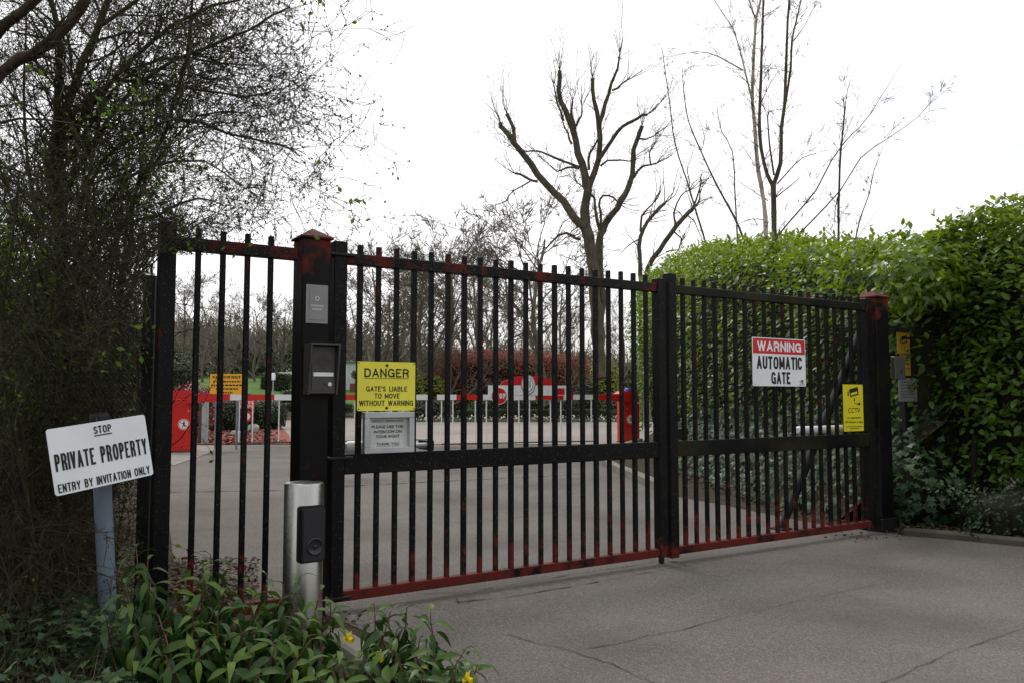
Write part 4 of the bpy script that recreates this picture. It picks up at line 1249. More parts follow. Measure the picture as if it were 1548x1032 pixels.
def far_sign(name, label, px0, px1, py0, py1, Y, mat, builder, rz=0.0):
    a = at(px0, py0, Y); b = at(px1, py1, Y)
    W = b[0] - a[0]; Hh = a[2] - b[2]
    X = (a[0] + b[0]) / 2; zc = (a[2] + b[2]) / 2; zg = float(terrain(X, Y))
    t = thing(name, label, 'sign', (X, Y, zg), rz)
    for s_ in (-.32, .32):
        m = MB(); m.lathe([(.025, -.02), (.025, zc - zg + Hh * .4)], 10, 0, Matrix.Translation((s_ * W, .035, 0))); m.build('post', M['pole'], t)
    R = Matrix.Translation((0, 0, zc - zg)) @ Matrix.Rotation(math.pi / 2, 4, 'X')
    m = MB(); m.prism(rrect(W, Hh, .02), 0, .01, 0, R); m.build('board', mat, t)
    builder(t, W, Hh, R)
    return t
def ob(t, W, Hh, R):
    m = MB()
    caps(m, 'PLEASE STOP HERE IF', .08, .93, .08, .2, W, Hh, .0125, .2)
    for k, (a_, b_) in enumerate(((.1, .93), (.04, .97), (.18, .85), (.3, .7))):
        u = a_
        while u < b_:
            L = random.uniform(.04, .10); rect(m, u, min(b_, u + L), .30 + k * .16, .37 + k * .16, W, Hh, .0125); u += L + .025
    o = m.build('lettering', M['ink'], t); o.matrix_local = R
far_sign('waiting_sign', 'amber sign with black lettering above the left barrier boom', 318, 367, 564.5, 599, 18.6, M['orange'], ob)
def sb_(t, W, Hh, R):
    m = MB(); caps(m, 'SPEED', .12, .9, .12, .45, W, Hh, .0125, .2); caps(m, 'BUMPS', .1, .92, .55, .88, W, Hh, .0125, .2)
    o = m.build('lettering', M['white'], t); o.matrix_local = R
    m = MB(); disc(m, 0, -Hh * .5 - .22, .18, .01, 0, 24, z0=.002); o = m.build('round_rim', M['red'], t); o.matrix_local = R
    m = MB(); disc(m, .0, -Hh * .5 - .22, .11, .014, 0, 24, z0=.0105); o = m.build('round_face', M['white'], t); o.matrix_local = R
far_sign('speed_sign', 'small red SPEED BUMPS sign over a round sign by the rocks', 361, 385, 604, 617.5, 24.5, M['red'], sb_)

def rock(label, px, py, w_, h_, seed):
    p = gnd(px, py)
    m = MB(); V = []; k, r_ = 14, 8
    for a in range(r_ + 1):
        for b in range(k):
            f = math.pi * a / r_ ; g = 2 * math.pi * b / k
            d = np.array([math.sin(f) * math.cos(g), math.sin(f) * math.sin(g) * .7, math.cos(f)])
            n_ = 1 + .32 * mnoise.noise(tuple(d * 1.6 + seed)) + .12 * mnoise.noise(tuple(d * 4 + seed))
            V.append((d[0] * w_ * n_, d[1] * w_ * n_, max(-.04, d[2] * h_ * n_ + h_ * .7)))
    Fs = [(a * k + b, a * k + (b + 1) % k, (a + 1) * k + (b + 1) % k, (a + 1) * k + b) for a in range(r_) for b in range(k)]
    m.add(V, [f[::-1] for f in Fs], 0)
    o = m.build('rock', M['stone']); o.location = (p[0], p[1], 0.016)
    tag(o, label, 'rock', 'pale rocks on the red mulch')
rock('low flat pale rock on the red mulch', 357, 659, .17, .10, 3.0)
rock('taller pale rock behind the flat rock on the red mulch', 383, 653, .20, .16, 8.0)

# lodge far up the lawn
p = at(527, 590, 60.0); zg = float(terrain(p[0], 60.0))
t = thing('white_lodge', 'small white building with a blue window beyond the lawn', 'building', (p[0], 60.0, zg))
m = MB(); m.box(-1.6, 1.6, 0, 4, -.3, 2.0, 0, 0); m.build('wall', M['house'], t)
m = MB(); m.box(-1.75, 1.75, -.15, 4.15, 2.001, 2.14, 0, .02); m.build('roof', M['slate'], t)
m = MB(); m.box(-.78, -.12, -.03, -.002, .5, 1.75, 0); wn = m.build('window', M['white'], t)
m = MB(); m.box(-.70, -.20, -.045, -.031, .58, 1.67, 0); m.build('pane', M['glass'], wn)
m = MB(); m.box(.25, .95, -.9, -.3, -.2, .5, 0, .03)
tub = m.build('planter', M['terracotta']); tub.location = (p[0], 60.0, zg); tag(tub, 'brown planter with a clipped ball tree by the white building', 'planter')
a = at(432, 568, 62.0); zg2 = float(terrain(a[0], 62.0))
t = thing('white_board', 'plain white board standing on the lawn beside the gate post', 'sign', (a[0], 62.0, zg2))
m = MB(); m.box(-.5, .5, -.03, .03, a[2] - zg2 - .35, a[2] - zg2 + .3, 0, .01); m.build('board', M['white'], t)
for s_ in (-.35, .35):
    m = MB(); m.box(s_ - .04, s_ + .04, .031, .1, -.05, a[2] - zg2 + .2, 0); m.build('leg', M['wood'], t)
a = at(413, 577, 40.0); zg2 = float(terrain(a[0], 40.0))
t = thing('lamp_post', 'short slim post with a pale domed head on the lawn', 'lamp', (a[0], 40.0, zg2))
m = MB(); m.lathe([(.03, -.05), (.03, a[2] - zg2 + .1)], 10); m.build('pole', M['galv'], t)
m = MB(); m.lathe([(.10, a[2] - zg2 + .101), (.11, a[2] - zg2 + .35), (.06, a[2] - zg2 + .45)], 14); m.build('head', M['white'], t)

# ------------------------------------------------------------------ trees and shrubs: tools
def perp(d):
    r = unit(RNG.normal(size=3)); v = r - d * (r @ d)
    return unit(v)

def grow(out, p, d, L, r, lvl, P, tips=None):
    n = max(3, int(L / P['seg']) + 1)
    pts = [np.array(p, float)]; d = unit(d); sl_ = L / (n - 1)
    dirs = [d]
    for i in range(n - 1):
        d = unit(d + RNG.normal(size=3) * P['wander'] + np.array([0, 0, P['up']]))
        pts.append(pts[-1] + d * sl_); dirs.append(d)
    tt = np.linspace(0, 1, n)
    R = r * (1 - tt * P.get('taper', .75))
    out.append((np.array(pts), np.maximum(R, P['rmin'])))
    if tips is not None and lvl <= P.get('tiplvl', 0):
        for i in range(1, n): tips.append((pts[i], dirs[i]))
    if lvl > 0:
        k = max(1, int(round(P['kids'][lvl - 1] * RNG.uniform(.75, 1.25))))
        for q in range(k):
            t_ = RNG.uniform(P.get('from', .2), 1.0)
            i = min(n - 1, int(t_ * (n - 1) + .5))
            ang = math.radians(RNG.uniform(*P['angle']))
            nd = dirs[i] * math.cos(ang) + perp(dirs[i]) * math.sin(ang)
            grow(out, pts[i], nd, L * RNG.uniform(*P['len']) * (1 - .3 * t_), max(P['rmin'], R[i] * RNG.uniform(.4, .65)), lvl - 1, P, tips)

def smooth_poly(P, step, gn=0.0):
    """Catmull-Rom resample with a little gnarl"""
    P = np.asarray(P, float)
    Q = np.vstack([2 * P[0] - P[1], P, 2 * P[-1] - P[-2]]); outp = []
    for i in range(1, len(Q) - 2):
        L = np.linalg.norm(Q[i + 1] - Q[i]); k = max(2, int(L / step))
        for t in np.linspace(0, 1, k, endpoint=False):
            a, b, c, d = Q[i - 1], Q[i], Q[i + 1], Q[i + 2]
            outp.append(.5 * ((2 * b) + (c - a) * t + (2 * a - 5 * b + 4 * c - d) * t * t + (3 * b - a - 3 * c + d) * t ** 3))
    outp.append(Q[-2]); outp = np.array(outp)
    if gn:
        ph = RNG.uniform(0, 100)
        for i in range(1, len(outp)):
            v = mnoise.noise_vector((ph + i * .55, ph, 0)); outp[i] += np.array(v) * gn
    return outp

def traced(limbs, Y, depth=.35, step=.2, gn=.02, scale=1.0, o=(0, 0), seed_first=None):
    """limbs given in picture pixels become 3-D limbs: each one leans towards or away from the viewer by its own amount"""
    done = []; res = []
    for li, (pts, w0, w1) in enumerate(limbs):
        pts = np.array([(o[0] + x / scale, o[1] + y / scale) for x, y in pts])
        Yb = Y
        if done:
            best = min(((np.hypot(*(q - pts[0])), yy) for q, yy in done), key=lambda z: z[0])
            if best[0] < 22: Yb = best[1]
        seglen = np.concatenate([[0], np.cumsum(np.hypot(*np.diff(pts, axis=0).T))]) * Y / FPX
        sl_ = RNG.uniform(-depth, depth) if li else 0.0
        Ys = Yb + sl_ * seglen
        W3 = [at(x, y, yy) for (x, y), yy in zip(pts, Ys)]
        C = smooth_poly(W3, step, gn)
        R = np.linspace(w0, w1, len(C)) * Y / FPX / 2 * np.array([1 + .22 * mnoise.noise((li * 7.3 + i * .8, 0, 2)) for i in range(len(C))])
        res.append((C, R))
        done += [(q, yy) for q, yy in zip(pts, Ys)]
    return res

def add_twigs(out, limbs, dens, L, P, lvl=1, rel=.45, tips=None, rmax=.012, frm=.25):
    for C, R in limbs:
        n = len(C); T = unit(np.gradient(C, axis=0))
        ln = np.linalg.norm(np.diff(C, axis=0), axis=1).sum()
        for q in range(int(dens * ln)):
            i = int(RNG.uniform(frm, 1) * (n - 1))
            ang = math.radians(RNG.uniform(*P['angle']))
            d = T[i] * math.cos(ang) + perp(T[i]) * math.sin(ang)
            grow(out, C[i], d, L * RNG.uniform(.45, 1.2), min(rmax, R[i] * rel), lvl, P, tips)

def buds(m, tips, size, mi, spread=.3, keep=1.0):
    if not tips: return
    Pp = np.array([t[0] for t in tips]); D = np.array([t[1] for t in tips])
    k = RNG.random(len(Pp)) < keep; Pp, D = Pp[k], D[k]
    N = len(Pp)
    d = unit(D + RNG.normal(size=(N, 3)) * .9)
    # green leaf-break comes in clumps along some shoots
    cl_ = np.array([mnoise.noise(tuple(p * 1.1)) for p in Pp])
    rnd = np.clip(.35 + cl_ * .9 + RNG.normal(size=N) * .15, 0, 1)
    m.leaves(QUAD, Pp, d, unit(RNG.normal(size=(N, 3))), size * RNG.uniform(.5, 1.5, N) * (1 + .9 * (rnd > .74)), rnd, mi)

def leafcloud(m, c, rad, n, size, tm, mi=0, up=.4, shell=.55, noise_amp=.25, tint=None, boxy=1.0, lowcut=-.95):
    """leaves through the outer part of a lumpy ellipsoid"""
    d = unit(RNG.normal(size=(n, 3)))
    d = d[d[:, 2] > lowcut]; N = len(d)
    if boxy < 1:
        q_ = RNG.uniform(-1, 1, (N, 3)); k_ = 2 / boxy
        e = q_ / ((np.abs(q_) ** k_).sum(1) ** (1 / k_))[:, None]; d = unit(e * np.abs(e) ** 2)
    else: e = d
    sd = RNG.uniform(0, 50)
    lump = np.array([mnoise.noise(tuple(x * 2.2 + sd)) + .5 * mnoise.noise(tuple(x * 5 + sd)) for x in d])
    rr_ = (shell + (1 - shell) * RNG.random(N) ** .5) * (1 + noise_amp * lump)
    P = np.array(c) + e * np.array(rad) * rr_[:, None]
    nor = unit(d + np.array([0, 0, up]) + RNG.normal(size=(N, 3)) * .45)
    dr = unit(np.cross(nor, RNG.normal(size=(N, 3))) + d * .35 + np.array([0, 0, -.25]))
    rnd = np.clip(RNG.beta(2, 2.4, N) + (0 if tint is None else tint * (e[:, 2])), 0, 1)
    m.leaves(tm, P, dr, nor, size * RNG.uniform(.65, 1.25, N), rnd, mi)

def shrub(name, label, cat, X, Y, rad, n, size, mat, zc=None, tm=OVAL, group=None, boxy=1.0, tint=None, stems=6, core=.72, noise_amp=.25, up=.4):
    zg = float(terrain(X, Y))
    t = thing(name, label, cat, (X, Y, zg), 0, group)
    zc = rad[2] * .95 if zc is None else zc
    m = MB(); leafcloud(m, (0, 0, zc), rad, n, size, tm, 0, up, .6, noise_amp, tint, boxy)
    m.build('foliage', mat, t)
    polys = []
    P = dict(seg=.15, wander=.12, up=.05, rmin=.008, kids=[4], angle=(25, 60), len=(.35, .6))
    for q in range(stems):
        a = RNG.uniform(0, 6.28); r0 = RNG.uniform(0, .25)
        p0 = np.array([math.cos(a) * r0 * rad[0], math.sin(a) * r0 * rad[1], -.02])
        tgt = np.array([math.cos(a) * rad[0] * .6, math.sin(a) * rad[1] * .6, zc + rad[2] * .45])
        grow(polys, p0, tgt - p0, np.linalg.norm(tgt - p0), .015 + rad[0] * .015, 1, P)
    m = MB(); m.tubes(polys); m.build('stems', M['twig'], t)
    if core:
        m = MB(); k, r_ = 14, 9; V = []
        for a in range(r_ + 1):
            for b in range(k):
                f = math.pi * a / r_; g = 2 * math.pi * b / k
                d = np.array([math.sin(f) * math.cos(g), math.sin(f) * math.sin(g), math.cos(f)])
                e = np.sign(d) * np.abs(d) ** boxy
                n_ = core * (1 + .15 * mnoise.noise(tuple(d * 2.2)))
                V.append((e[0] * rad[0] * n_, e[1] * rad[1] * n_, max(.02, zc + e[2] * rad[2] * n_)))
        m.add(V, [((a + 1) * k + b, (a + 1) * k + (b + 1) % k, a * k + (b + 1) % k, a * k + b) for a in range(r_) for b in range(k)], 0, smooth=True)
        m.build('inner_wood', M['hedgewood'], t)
    return t

# ------------------------------------------------------------------ the laurel hedges
def hedge(name, label, nodes, n, size, group, seed, mat, low=.45, over=None):
    """nodes: (x, y, half width, height) along the middle of the hedge; the flanks bulge over a bare foot"""
    t = thing(name, label, 'hedge', (nodes[0][0], nodes[0][1], 0), 0, group)
    nodes = np.array(nodes, float); org = np.array([nodes[0][0], nodes[0][1], 0])
    seg = np.hypot(*np.diff(nodes[:, :2], axis=0).T); cum = np.concatenate([[0], np.cumsum(seg)])
    def surf(u, a, push=0.0):
        """u metres along, a angle 0..pi over the section"""
        q = np.stack([np.interp(u, cum, nodes[:, k]) for k in range(4)], -1)
        T = np.stack([np.interp(np.clip(u + .3, 0, cum[-1]), cum, nodes[:, k]) - np.interp(np.clip(u - .3, 0, cum[-1]), cum, nodes[:, k]) for k in range(2)], -1)
        T /= np.linalg.norm(T, axis=-1, keepdims=True) + 1e-9
        Nn = np.stack([T[..., 1], -T[..., 0]], -1)
        ca, sa_ = np.cos(a), np.sin(a)
        hx = np.sign(ca) * np.abs(ca) ** .55; hz_ = np.abs(sa_) ** .6
        zlow = low
        h = q[..., 3] - zlow
        endf = np.clip(np.minimum(u, cum[-1] - u) / .9, 0, 1) ** .5
        wob = np.array([mnoise.noise((uu * .8 + seed, aa * 1.6, 1.3)) * .22 + mnoise.noise((uu * 2.1 + seed, aa * 3.5, 4.3)) * .12 for uu, aa in zip(u, a)])
        foot = np.clip(1 - .28 * (1 - hz_) ** 2, 0, 1)
        off = (q[..., 2] * foot + wob + push) * hx * (.45 + .55 * endf)
        z = zlow + (h + wob * .7 + push) * hz_ * (.86 + .14 * endf)
        P = np.stack([q[..., 0] + Nn[..., 0] * off, q[..., 1] + Nn[..., 1] * off, z], -1)
        O = np.stack([Nn[..., 0] * hx, Nn[..., 1] * hx, hz_ * .9], -1)
        O[..., 0] += T[..., 0] * np.where(u > cum[-1] - .7, .8, np.where(u < .7, -.8, 0)); O[..., 1] += T[..., 1] * np.where(u > cum[-1] - .7, .8, np.where(u < .7, -.8, 0))
        return P, unit(O)
    u = RNG.uniform(0, cum[-1], n); a = np.arccos(RNG.uniform(-1, 1, n))
    a = np.where(RNG.random(n) < .42, RNG.uniform(0, 1, n) ** 1.7 * .75, a)           # enough leaves low on the flanks
    a = np.where(RNG.random(n) < .5, a, math.pi - a)
    dep = -np.abs(RNG.normal(size=n)) * .16 + .05
    P, O = surf(u, a, dep)
    P = P + RNG.normal(size=(n, 3)) * .03
    P[:, 2] -= np.where(P[:, 2] < low + .35, RNG.random(n) * .22, 0)
    m = MB()
    nor = unit(O * .9 + np.array([0, 0, .75]) + RNG.normal(size=(n, 3)) * .42)
    side_ = RNG.normal(size=(n, 3)); side_ -= nor * (side_ * nor).sum(1)[:, None]
    dr = unit(unit(side_) + O * .55 + np.array([0, 0, .18]) * (O[:, 2:3] > .6) - np.array([0, 0, .22]) * (O[:, 2:3] <= .6))
    # paler towards the top: new growth, plus top light put into the leaf colour
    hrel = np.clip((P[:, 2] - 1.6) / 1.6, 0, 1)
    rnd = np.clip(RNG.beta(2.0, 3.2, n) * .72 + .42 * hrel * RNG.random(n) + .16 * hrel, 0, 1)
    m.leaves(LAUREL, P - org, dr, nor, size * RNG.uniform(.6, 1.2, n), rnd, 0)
    if over:                                             # a bough hanging out over the post
        leafcloud(m, np.array(over[0]) - org, over[1], over[2], size, LAUREL, 0, .6, .3, .4, .1)
    # upright fresh shoots along the top
    k = int(cum[-1] * 9)
    us = RNG.uniform(0.1, cum[-1] - .1, k); as_ = RNG.uniform(.6, math.pi - .6, k)
    Ps, Os = surf(us, as_, 0.0)
    SP = []; SD = []; SN = []; SS = []; SR = []; polys = []
    for p, o_ in zip(Ps, Os):
        ax_ = unit(np.array([0, 0, 1]) + o_ * .35 + RNG.normal(size=3) * .22); L = RNG.uniform(.08, .26)
        polys.append((np.array([p - org - ax_ * .08, p - org + ax_ * L * .9]), np.array([.004, .002])))
        for q in range(7):
            f = q / 6; ph = q * 2.4 + RNG.uniform(0, 6)
            ra_ = perp(ax_)
            SP.append(p - org + ax_ * L * (.25 + .7 * f)); SD.append(ax_ * (.7 + .7 * f) + ra_ * (1.1 - .5 * f)); SN.append(ax_ - ra_ * .5); SS.append(size * RNG.uniform(.55, .95)); SR.append(np.clip(.62 + .3 * RNG.random(), 0, 1))
    m.leaves(LAUREL, np.array(SP), np.array(SD), unit(np.array(SN)), np.array(SS), np.array(SR), 0)
    m.build('foliage', mat, t)
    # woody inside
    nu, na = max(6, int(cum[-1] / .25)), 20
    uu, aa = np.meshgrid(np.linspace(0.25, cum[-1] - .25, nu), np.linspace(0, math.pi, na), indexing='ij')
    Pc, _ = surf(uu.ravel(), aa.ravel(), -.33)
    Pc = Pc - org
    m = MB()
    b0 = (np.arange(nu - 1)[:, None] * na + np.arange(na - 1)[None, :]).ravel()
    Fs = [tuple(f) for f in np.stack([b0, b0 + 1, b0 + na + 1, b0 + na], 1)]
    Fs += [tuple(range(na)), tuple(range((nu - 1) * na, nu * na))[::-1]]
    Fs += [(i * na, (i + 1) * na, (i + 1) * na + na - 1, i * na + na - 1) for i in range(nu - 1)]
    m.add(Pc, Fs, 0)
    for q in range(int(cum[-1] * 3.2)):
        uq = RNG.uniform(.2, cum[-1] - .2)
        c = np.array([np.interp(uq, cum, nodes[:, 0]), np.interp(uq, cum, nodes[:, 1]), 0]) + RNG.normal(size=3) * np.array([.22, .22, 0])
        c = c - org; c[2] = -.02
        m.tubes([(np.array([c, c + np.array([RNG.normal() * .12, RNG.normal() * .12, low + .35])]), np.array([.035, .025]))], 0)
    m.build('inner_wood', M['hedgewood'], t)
    return t

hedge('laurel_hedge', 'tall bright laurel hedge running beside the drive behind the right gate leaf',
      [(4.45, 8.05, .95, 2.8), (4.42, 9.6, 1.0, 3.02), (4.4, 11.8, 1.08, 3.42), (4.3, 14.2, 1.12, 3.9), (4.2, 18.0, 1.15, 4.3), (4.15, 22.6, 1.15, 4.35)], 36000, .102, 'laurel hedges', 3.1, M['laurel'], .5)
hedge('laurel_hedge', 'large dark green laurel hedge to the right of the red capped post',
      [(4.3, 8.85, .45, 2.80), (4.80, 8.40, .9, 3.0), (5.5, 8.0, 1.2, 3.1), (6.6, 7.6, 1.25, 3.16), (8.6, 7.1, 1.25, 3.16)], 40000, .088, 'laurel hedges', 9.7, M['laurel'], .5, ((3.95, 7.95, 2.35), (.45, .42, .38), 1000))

# ivy over the bed below the drive hedge
m = MB(); n = 5200
Y_ = RNG.uniform(8.0, 16.5, n) ; fr = RNG.random(n)
edge = np.interp(Y_, [7.4, 7.9, 9.2, 10.6, 13.5, 16.5], [3.35, 3.0, 2.75, 2.62, 2.55, 2.65])
X_ = edge + .12 + fr * 1.1
Zs = .03 + np.clip(fr * 1.25 + RNG.normal(size=n) * .06, 0, 1.0) * RNG.uniform(.75, 1.05, n)
Zs += np.array([mnoise.noise((x * 2, y * 2, 0)) for x, y in zip(X_, Y_)]) * .08
P = np.stack([X_, Y_, np.maximum(Zs, .02)], 1)
nor = unit(np.array([-.75, -.35, .75]) + RNG.normal(size=(n, 3)) * .4)
m.leaves(IVYL, P, unit(np.cross(nor, RNG.normal(size=(n, 3))) + np.array([-.2, -.2, -.45])), nor, .075 * RNG.uniform(.6, 1.3, n), RNG.beta(2, 2.5, n), 0)
tag(m.build('ivy', M['ivy']), 'dark ivy covering the bed below the drive hedge', kind='stuff')
# bank of soil under the ivy
m = MB(); ys = np.linspace(8.0, 17, 24); V = []
for y in ys:
    e = np.interp(y, [7.4, 7.9, 9.2, 10.6, 13.5, 16.5], [3.35, 3.0, 2.75, 2.62, 2.55, 2.65])
    for k, (dx, z) in enumerate(((.08, -.02), (.3, .12), (.75, .6), (1.2, .95), (1.7, .95), (1.75, -.02))): V.append((e + dx, y, z + (.03 * mnoise.noise((dx * 3, y * 2, 0)) if 0 < k < 5 else 0)))
m.add(V, [(i * 6 + k, i * 6 + k + 1, (i + 1) * 6 + k + 1, (i + 1) * 6 + k) for i in range(23) for k in range(5)])
tag(m.build('soil_bank', M['soil']), 'bank of soil under the ivy', kind='structure')

# low evergreen below the front hedge
shrub('low_shrub', 'low dark cotoneaster spreading below the front laurel hedge', 'shrub', 5.35, 7.2, (1.75, .5, .30), 7500, .034, M['darkleaf'], .16, OVAL, boxy=.55, core=.8, noise_amp=.35)
shrub('low_shrub', 'dark ivy clump at the foot of the red capped gate post', 'shrub', 3.72, 7.75, (.42, .35, .42), 650, .085, M['ivy'], .32, IVYL, core=.7)

# ------------------------------------------------------------------ bare trees traced from the photograph
def tree_obj(name, label, base, trunk, twigs, mat, tmat, group=None, budl=None, bsize=.03, budmat=None):
    t = thing(name, label, 'tree', tuple(base), 0, group)
    b = np.array(base)
    m = MB(); m.tubes([(C - b, R) for C, R in trunk]); m.build('trunk', mat, t)
    m = MB(); m.tubes([(C - b, R) for C, R in twigs])
    mats = [tmat]
    if budl:
        buds(m, [(p - b, d) for p, d in budl], bsize, 1); mats.append(budmat or M['bud'])
    m.build('crown', mats, t)
    return t

YP = 31.0
plane = [
    ([(486, 1370), (470, 1150), (455, 960), (440, 870), (420, 775)], 46, 34),
    ([(420, 790), (425, 720), (432, 640), (420, 580), (395, 490), (380, 400), (345, 330), (315, 250), (325, 175)], 36, 13),
    ([(415, 780), (340, 680), (270, 615), (210, 540), (150, 455), (110, 400), (96, 378)], 30, 15),
    ([(150, 455), (140, 400), (125, 340)], 14, 12),
    ([(432, 640), (468, 560), (475, 480), (478, 380), (455, 290), (456, 200)], 24, 11),
    ([(478, 385), (510, 300), (530, 230), (548, 160), (558, 110)], 16, 5),
    ([(530, 250), (555, 235), (585, 215)], 8, 5),
    ([(478, 520), (520, 450), (570, 390), (620, 360), (668, 345)], 15, 8),
    ([(480, 1370), (485, 1100), (484, 970), (480, 830), (490, 795), (550, 710), (600, 620), (612, 540), (612, 480), (640, 390)], 40, 14),
    ([(484, 830), (470, 760), (455, 670), (400, 610)], 16, 5),
    ([(484, 800), (486, 730), (480, 670), (510, 660), (548, 690)], 10, 5),
    ([(240, 605), (200, 592), (150, 573)], 10, 7), ([(210, 605), (150, 640), (120, 680)], 6, 3),
    ([(402, 550), (350, 525), (310, 512), (250, 490), (200, 490)], 10, 5), ([(400, 555), (350, 552), (315, 570), (285, 540)], 8, 4),
    ([(440, 560), (450, 490), (470, 440)], 10, 6), ([(484, 545), (530, 520), (598, 525)], 8, 4),
    ([(615, 590), (650, 545), (705, 540)], 10, 5), ([(680, 540), (680, 490), (695, 470)], 6, 4), ([(625, 440), (655, 440), (690, 430)], 8, 4),
    ([(408, 830), (370, 815), (320, 815), (270, 860)], 12, 5), ([(385, 400), (370, 340), (368, 290)], 12, 6), ([(390, 390), (405, 350), (410, 315)], 9, 5),
    ([(340, 370), (318, 300), (298, 228)], 9, 4), ([(372, 460), (360, 420), (345, 370)], 9, 4)]
S_ = 2.579
plane = [(p, a * 1.12 / S_, b * 1.25 / S_) for p, a, b in plane]
lim = traced(plane, YP, .4, .35, .11, S_, (720, 40))
PT = dict(seg=.22, wander=.24, up=.06, rmin=.0042, kids=[2, 3], angle=(20, 70), len=(.4, .7))
tw = []; tips = []
add_twigs(tw, lim[1:], 7.5, .75, PT, 1, .5, tips, .010, .2)
ends = [(C[-1], unit(C[-1] - C[-3]), R[-1]) for C, R in lim[1:]]
for p, d, r in ends:
    for q in range(6): grow(tw, p, unit(d + perp(d) * RNG.uniform(.1, .7) + np.array([0, 0, .3])), RNG.uniform(.8, 2.4), min(.014, r * .5), 2 if q < 2 else 1, dict(PT, wander=.13), tips)
base = at(905, 600, YP); base[2] = float(terrain(base[0], YP)) - .05
tree_obj('pollarded_tree', 'tall bare pollarded tree with knuckled limbs, standing alone beyond the barrier', base, lim, tw, M['bark'], M['bark'], 'bare pollarded trees', tips, .035)

sml = [([(648, 1380), (645, 1150), (640, 970), (635, 860), (650, 790), (690, 730), (736, 690)], 24, 13),
       ([(652, 1370), (655, 1100), (668, 945), (720, 870), (780, 780), (838, 720)], 26, 18),
       ([(838, 725), (862, 690), (872, 660)], 10, 6), ([(640, 800), (648, 740), (690, 690)], 10, 6),
       ([(780, 785), (772, 730), (800, 660), (830, 640)], 9, 4), ([(740, 880), (790, 868)], 7, 5), ([(770, 800), (800, 830), (815, 805)], 7, 3),
       ([(635, 830), (600, 845), (565, 885)], 6, 3), ([(820, 735), (850, 760), (880, 830)], 6, 3), ([(838, 720), (870, 640), (880, 590)], 9, 4)]
sml = [(p, a / S_, b / S_) for p, a, b in sml]
lim = traced(sml, 27.0, .3, .3, .06, S_, (720, 40))
tw = []; tips = []
add_twigs(tw, lim, 2.2, .9, PT, 1, .5, tips, .018, .4)
for C, R in lim[:6]:
    for q in range(4): grow(tw, C[-1], unit(C[-1] - C[-3] + perp(unit(C[-1] - C[-3])) * .3 + np.array([0, 0, .3])), RNG.uniform(.7, 1.7), .018, 1, PT, tips)
base = at(970, 600, 27.0); base[2] = -.05
tree_obj('pollarded_tree', 'short bare pollarded tree with two cut limbs just above the hedge end', base, lim, tw, M['bark'], M['bark'], 'bare pollarded trees', tips, .03)

SB = 2.715
PB = dict(seg=.2, wander=.09, up=.0, rmin=.0024, kids=[4, 4], angle=(18, 50), len=(.4, .65))
def birch(name, label, limbs, Y, mat, dens, tl, cat_group=None, rel=.4, dp=.12):
    limbs = [(p, a * .85 / SB, b * .8 / SB) for p, a, b in limbs]
    lim = traced(limbs, Y, dp, .25, .012, SB, (980, 0))
    tw = []; tips = []
    add_twigs(tw, lim, dens * 1.35, tl, PB, 1, rel, tips, .0055, .12)
    add_twigs(tw, lim, dens * .35, tl * 1.4, dict(PB, up=-.03, wander=.12), 2, rel, tips, .005, .2)
    b = lim[0][0][0].copy(); b[2] = -.05
    return tree_obj(name, label, b, lim, tw, mat, M['twig'], cat_group, tips[::2], .016)
birch('birch_tree', 'slender white-barked birch behind the hedge', [([(480, 1560), (484, 1200), (483, 960), (475, 830), (450, 700), (440, 560), (428, 420), (430, 300), (437, 150), (445, 70), (462, 0), (475, -160), (480, -420)], 30, 7),
      ([(440, 75), (418, 20), (400, -120)], 9, 4), ([(430, 430), (395, 280), (360, 150), (330, 90), (270, 0), (230, -80)], 9, 3), ([(390, 290), (290, 235), (200, 213), (90, 235)], 8, 2), ([(492, 825), (440, 790), (330, 720)], 6, 2), ([(478, 905), (420, 900), (340, 935)], 6, 3)], 14.5, M['birch'], 4.2, .55)
birch('ash_tree', 'slim dark tree forking low into upright stems, in front of the white birch', [([(520, 1560), (517, 1200), (516, 965), (512, 755)], 32, 27),
      ([(512, 765), (488, 715), (462, 610), (455, 480), (462, 300), (470, 100), (480, -100), (482, -380)], 20, 6), ([(514, 760), (542, 670), (546, 530), (560, 430), (565, 250), (573, 80), (585, -80), (590, -340)], 22, 6),
      ([(562, 430), (583, 280), (590, 170), (612, 70), (632, -20), (660, -200)], 12, 4), ([(516, 720), (500, 600), (490, 480), (505, 455)], 10, 5), ([(530, 755), (570, 710), (630, 650), (690, 632)], 8, 3), ([(525, 810), (575, 770), (620, 730)], 7, 3),
      ([(590, 175), (640, 110), (685, 20)], 5, 2), ([(470, 70), (520, 40), (575, 0)], 5, 2), ([(465, 420), (500, 340), (560, 260)], 5, 2)], 12.5, M['bark'], 4.5, .5)
birch('young_tree', 'thin whippy sapling leaning left, left of the birch', [([(420, 1100), (375, 935), (280, 760), (215, 620), (165, 500), (145, 360), (140, 280)], 13, 3), ([(215, 625), (230, 560), (200, 470)], 4, 2)], 17.5, M['bark'], 3.6, .45, 'young bare trees over the hedge')
birch('young_tree', 'thin sapling arching left, nearest the pollarded trees', [([(280, 1110), (240, 1010), (160, 750), (110, 590), (88, 430), (65, 260), (55, 200)], 11, 3)], 18.5, M['bark'], 3.2, .45, 'young bare trees over the hedge')
birch('young_tree', 'upright cut-topped sapling right of the birch', [([(780, 1150), (780, 920), (785, 700), (795, 560), (808, 440)], 13, 8), ([(808, 445), (820, 370), (850, 250)], 4, 1.5), ([(786, 780), (768, 850), (765, 930)], 5, 3)], 13.5, M['bark'], 5, .4, 'young bare trees over the hedge')
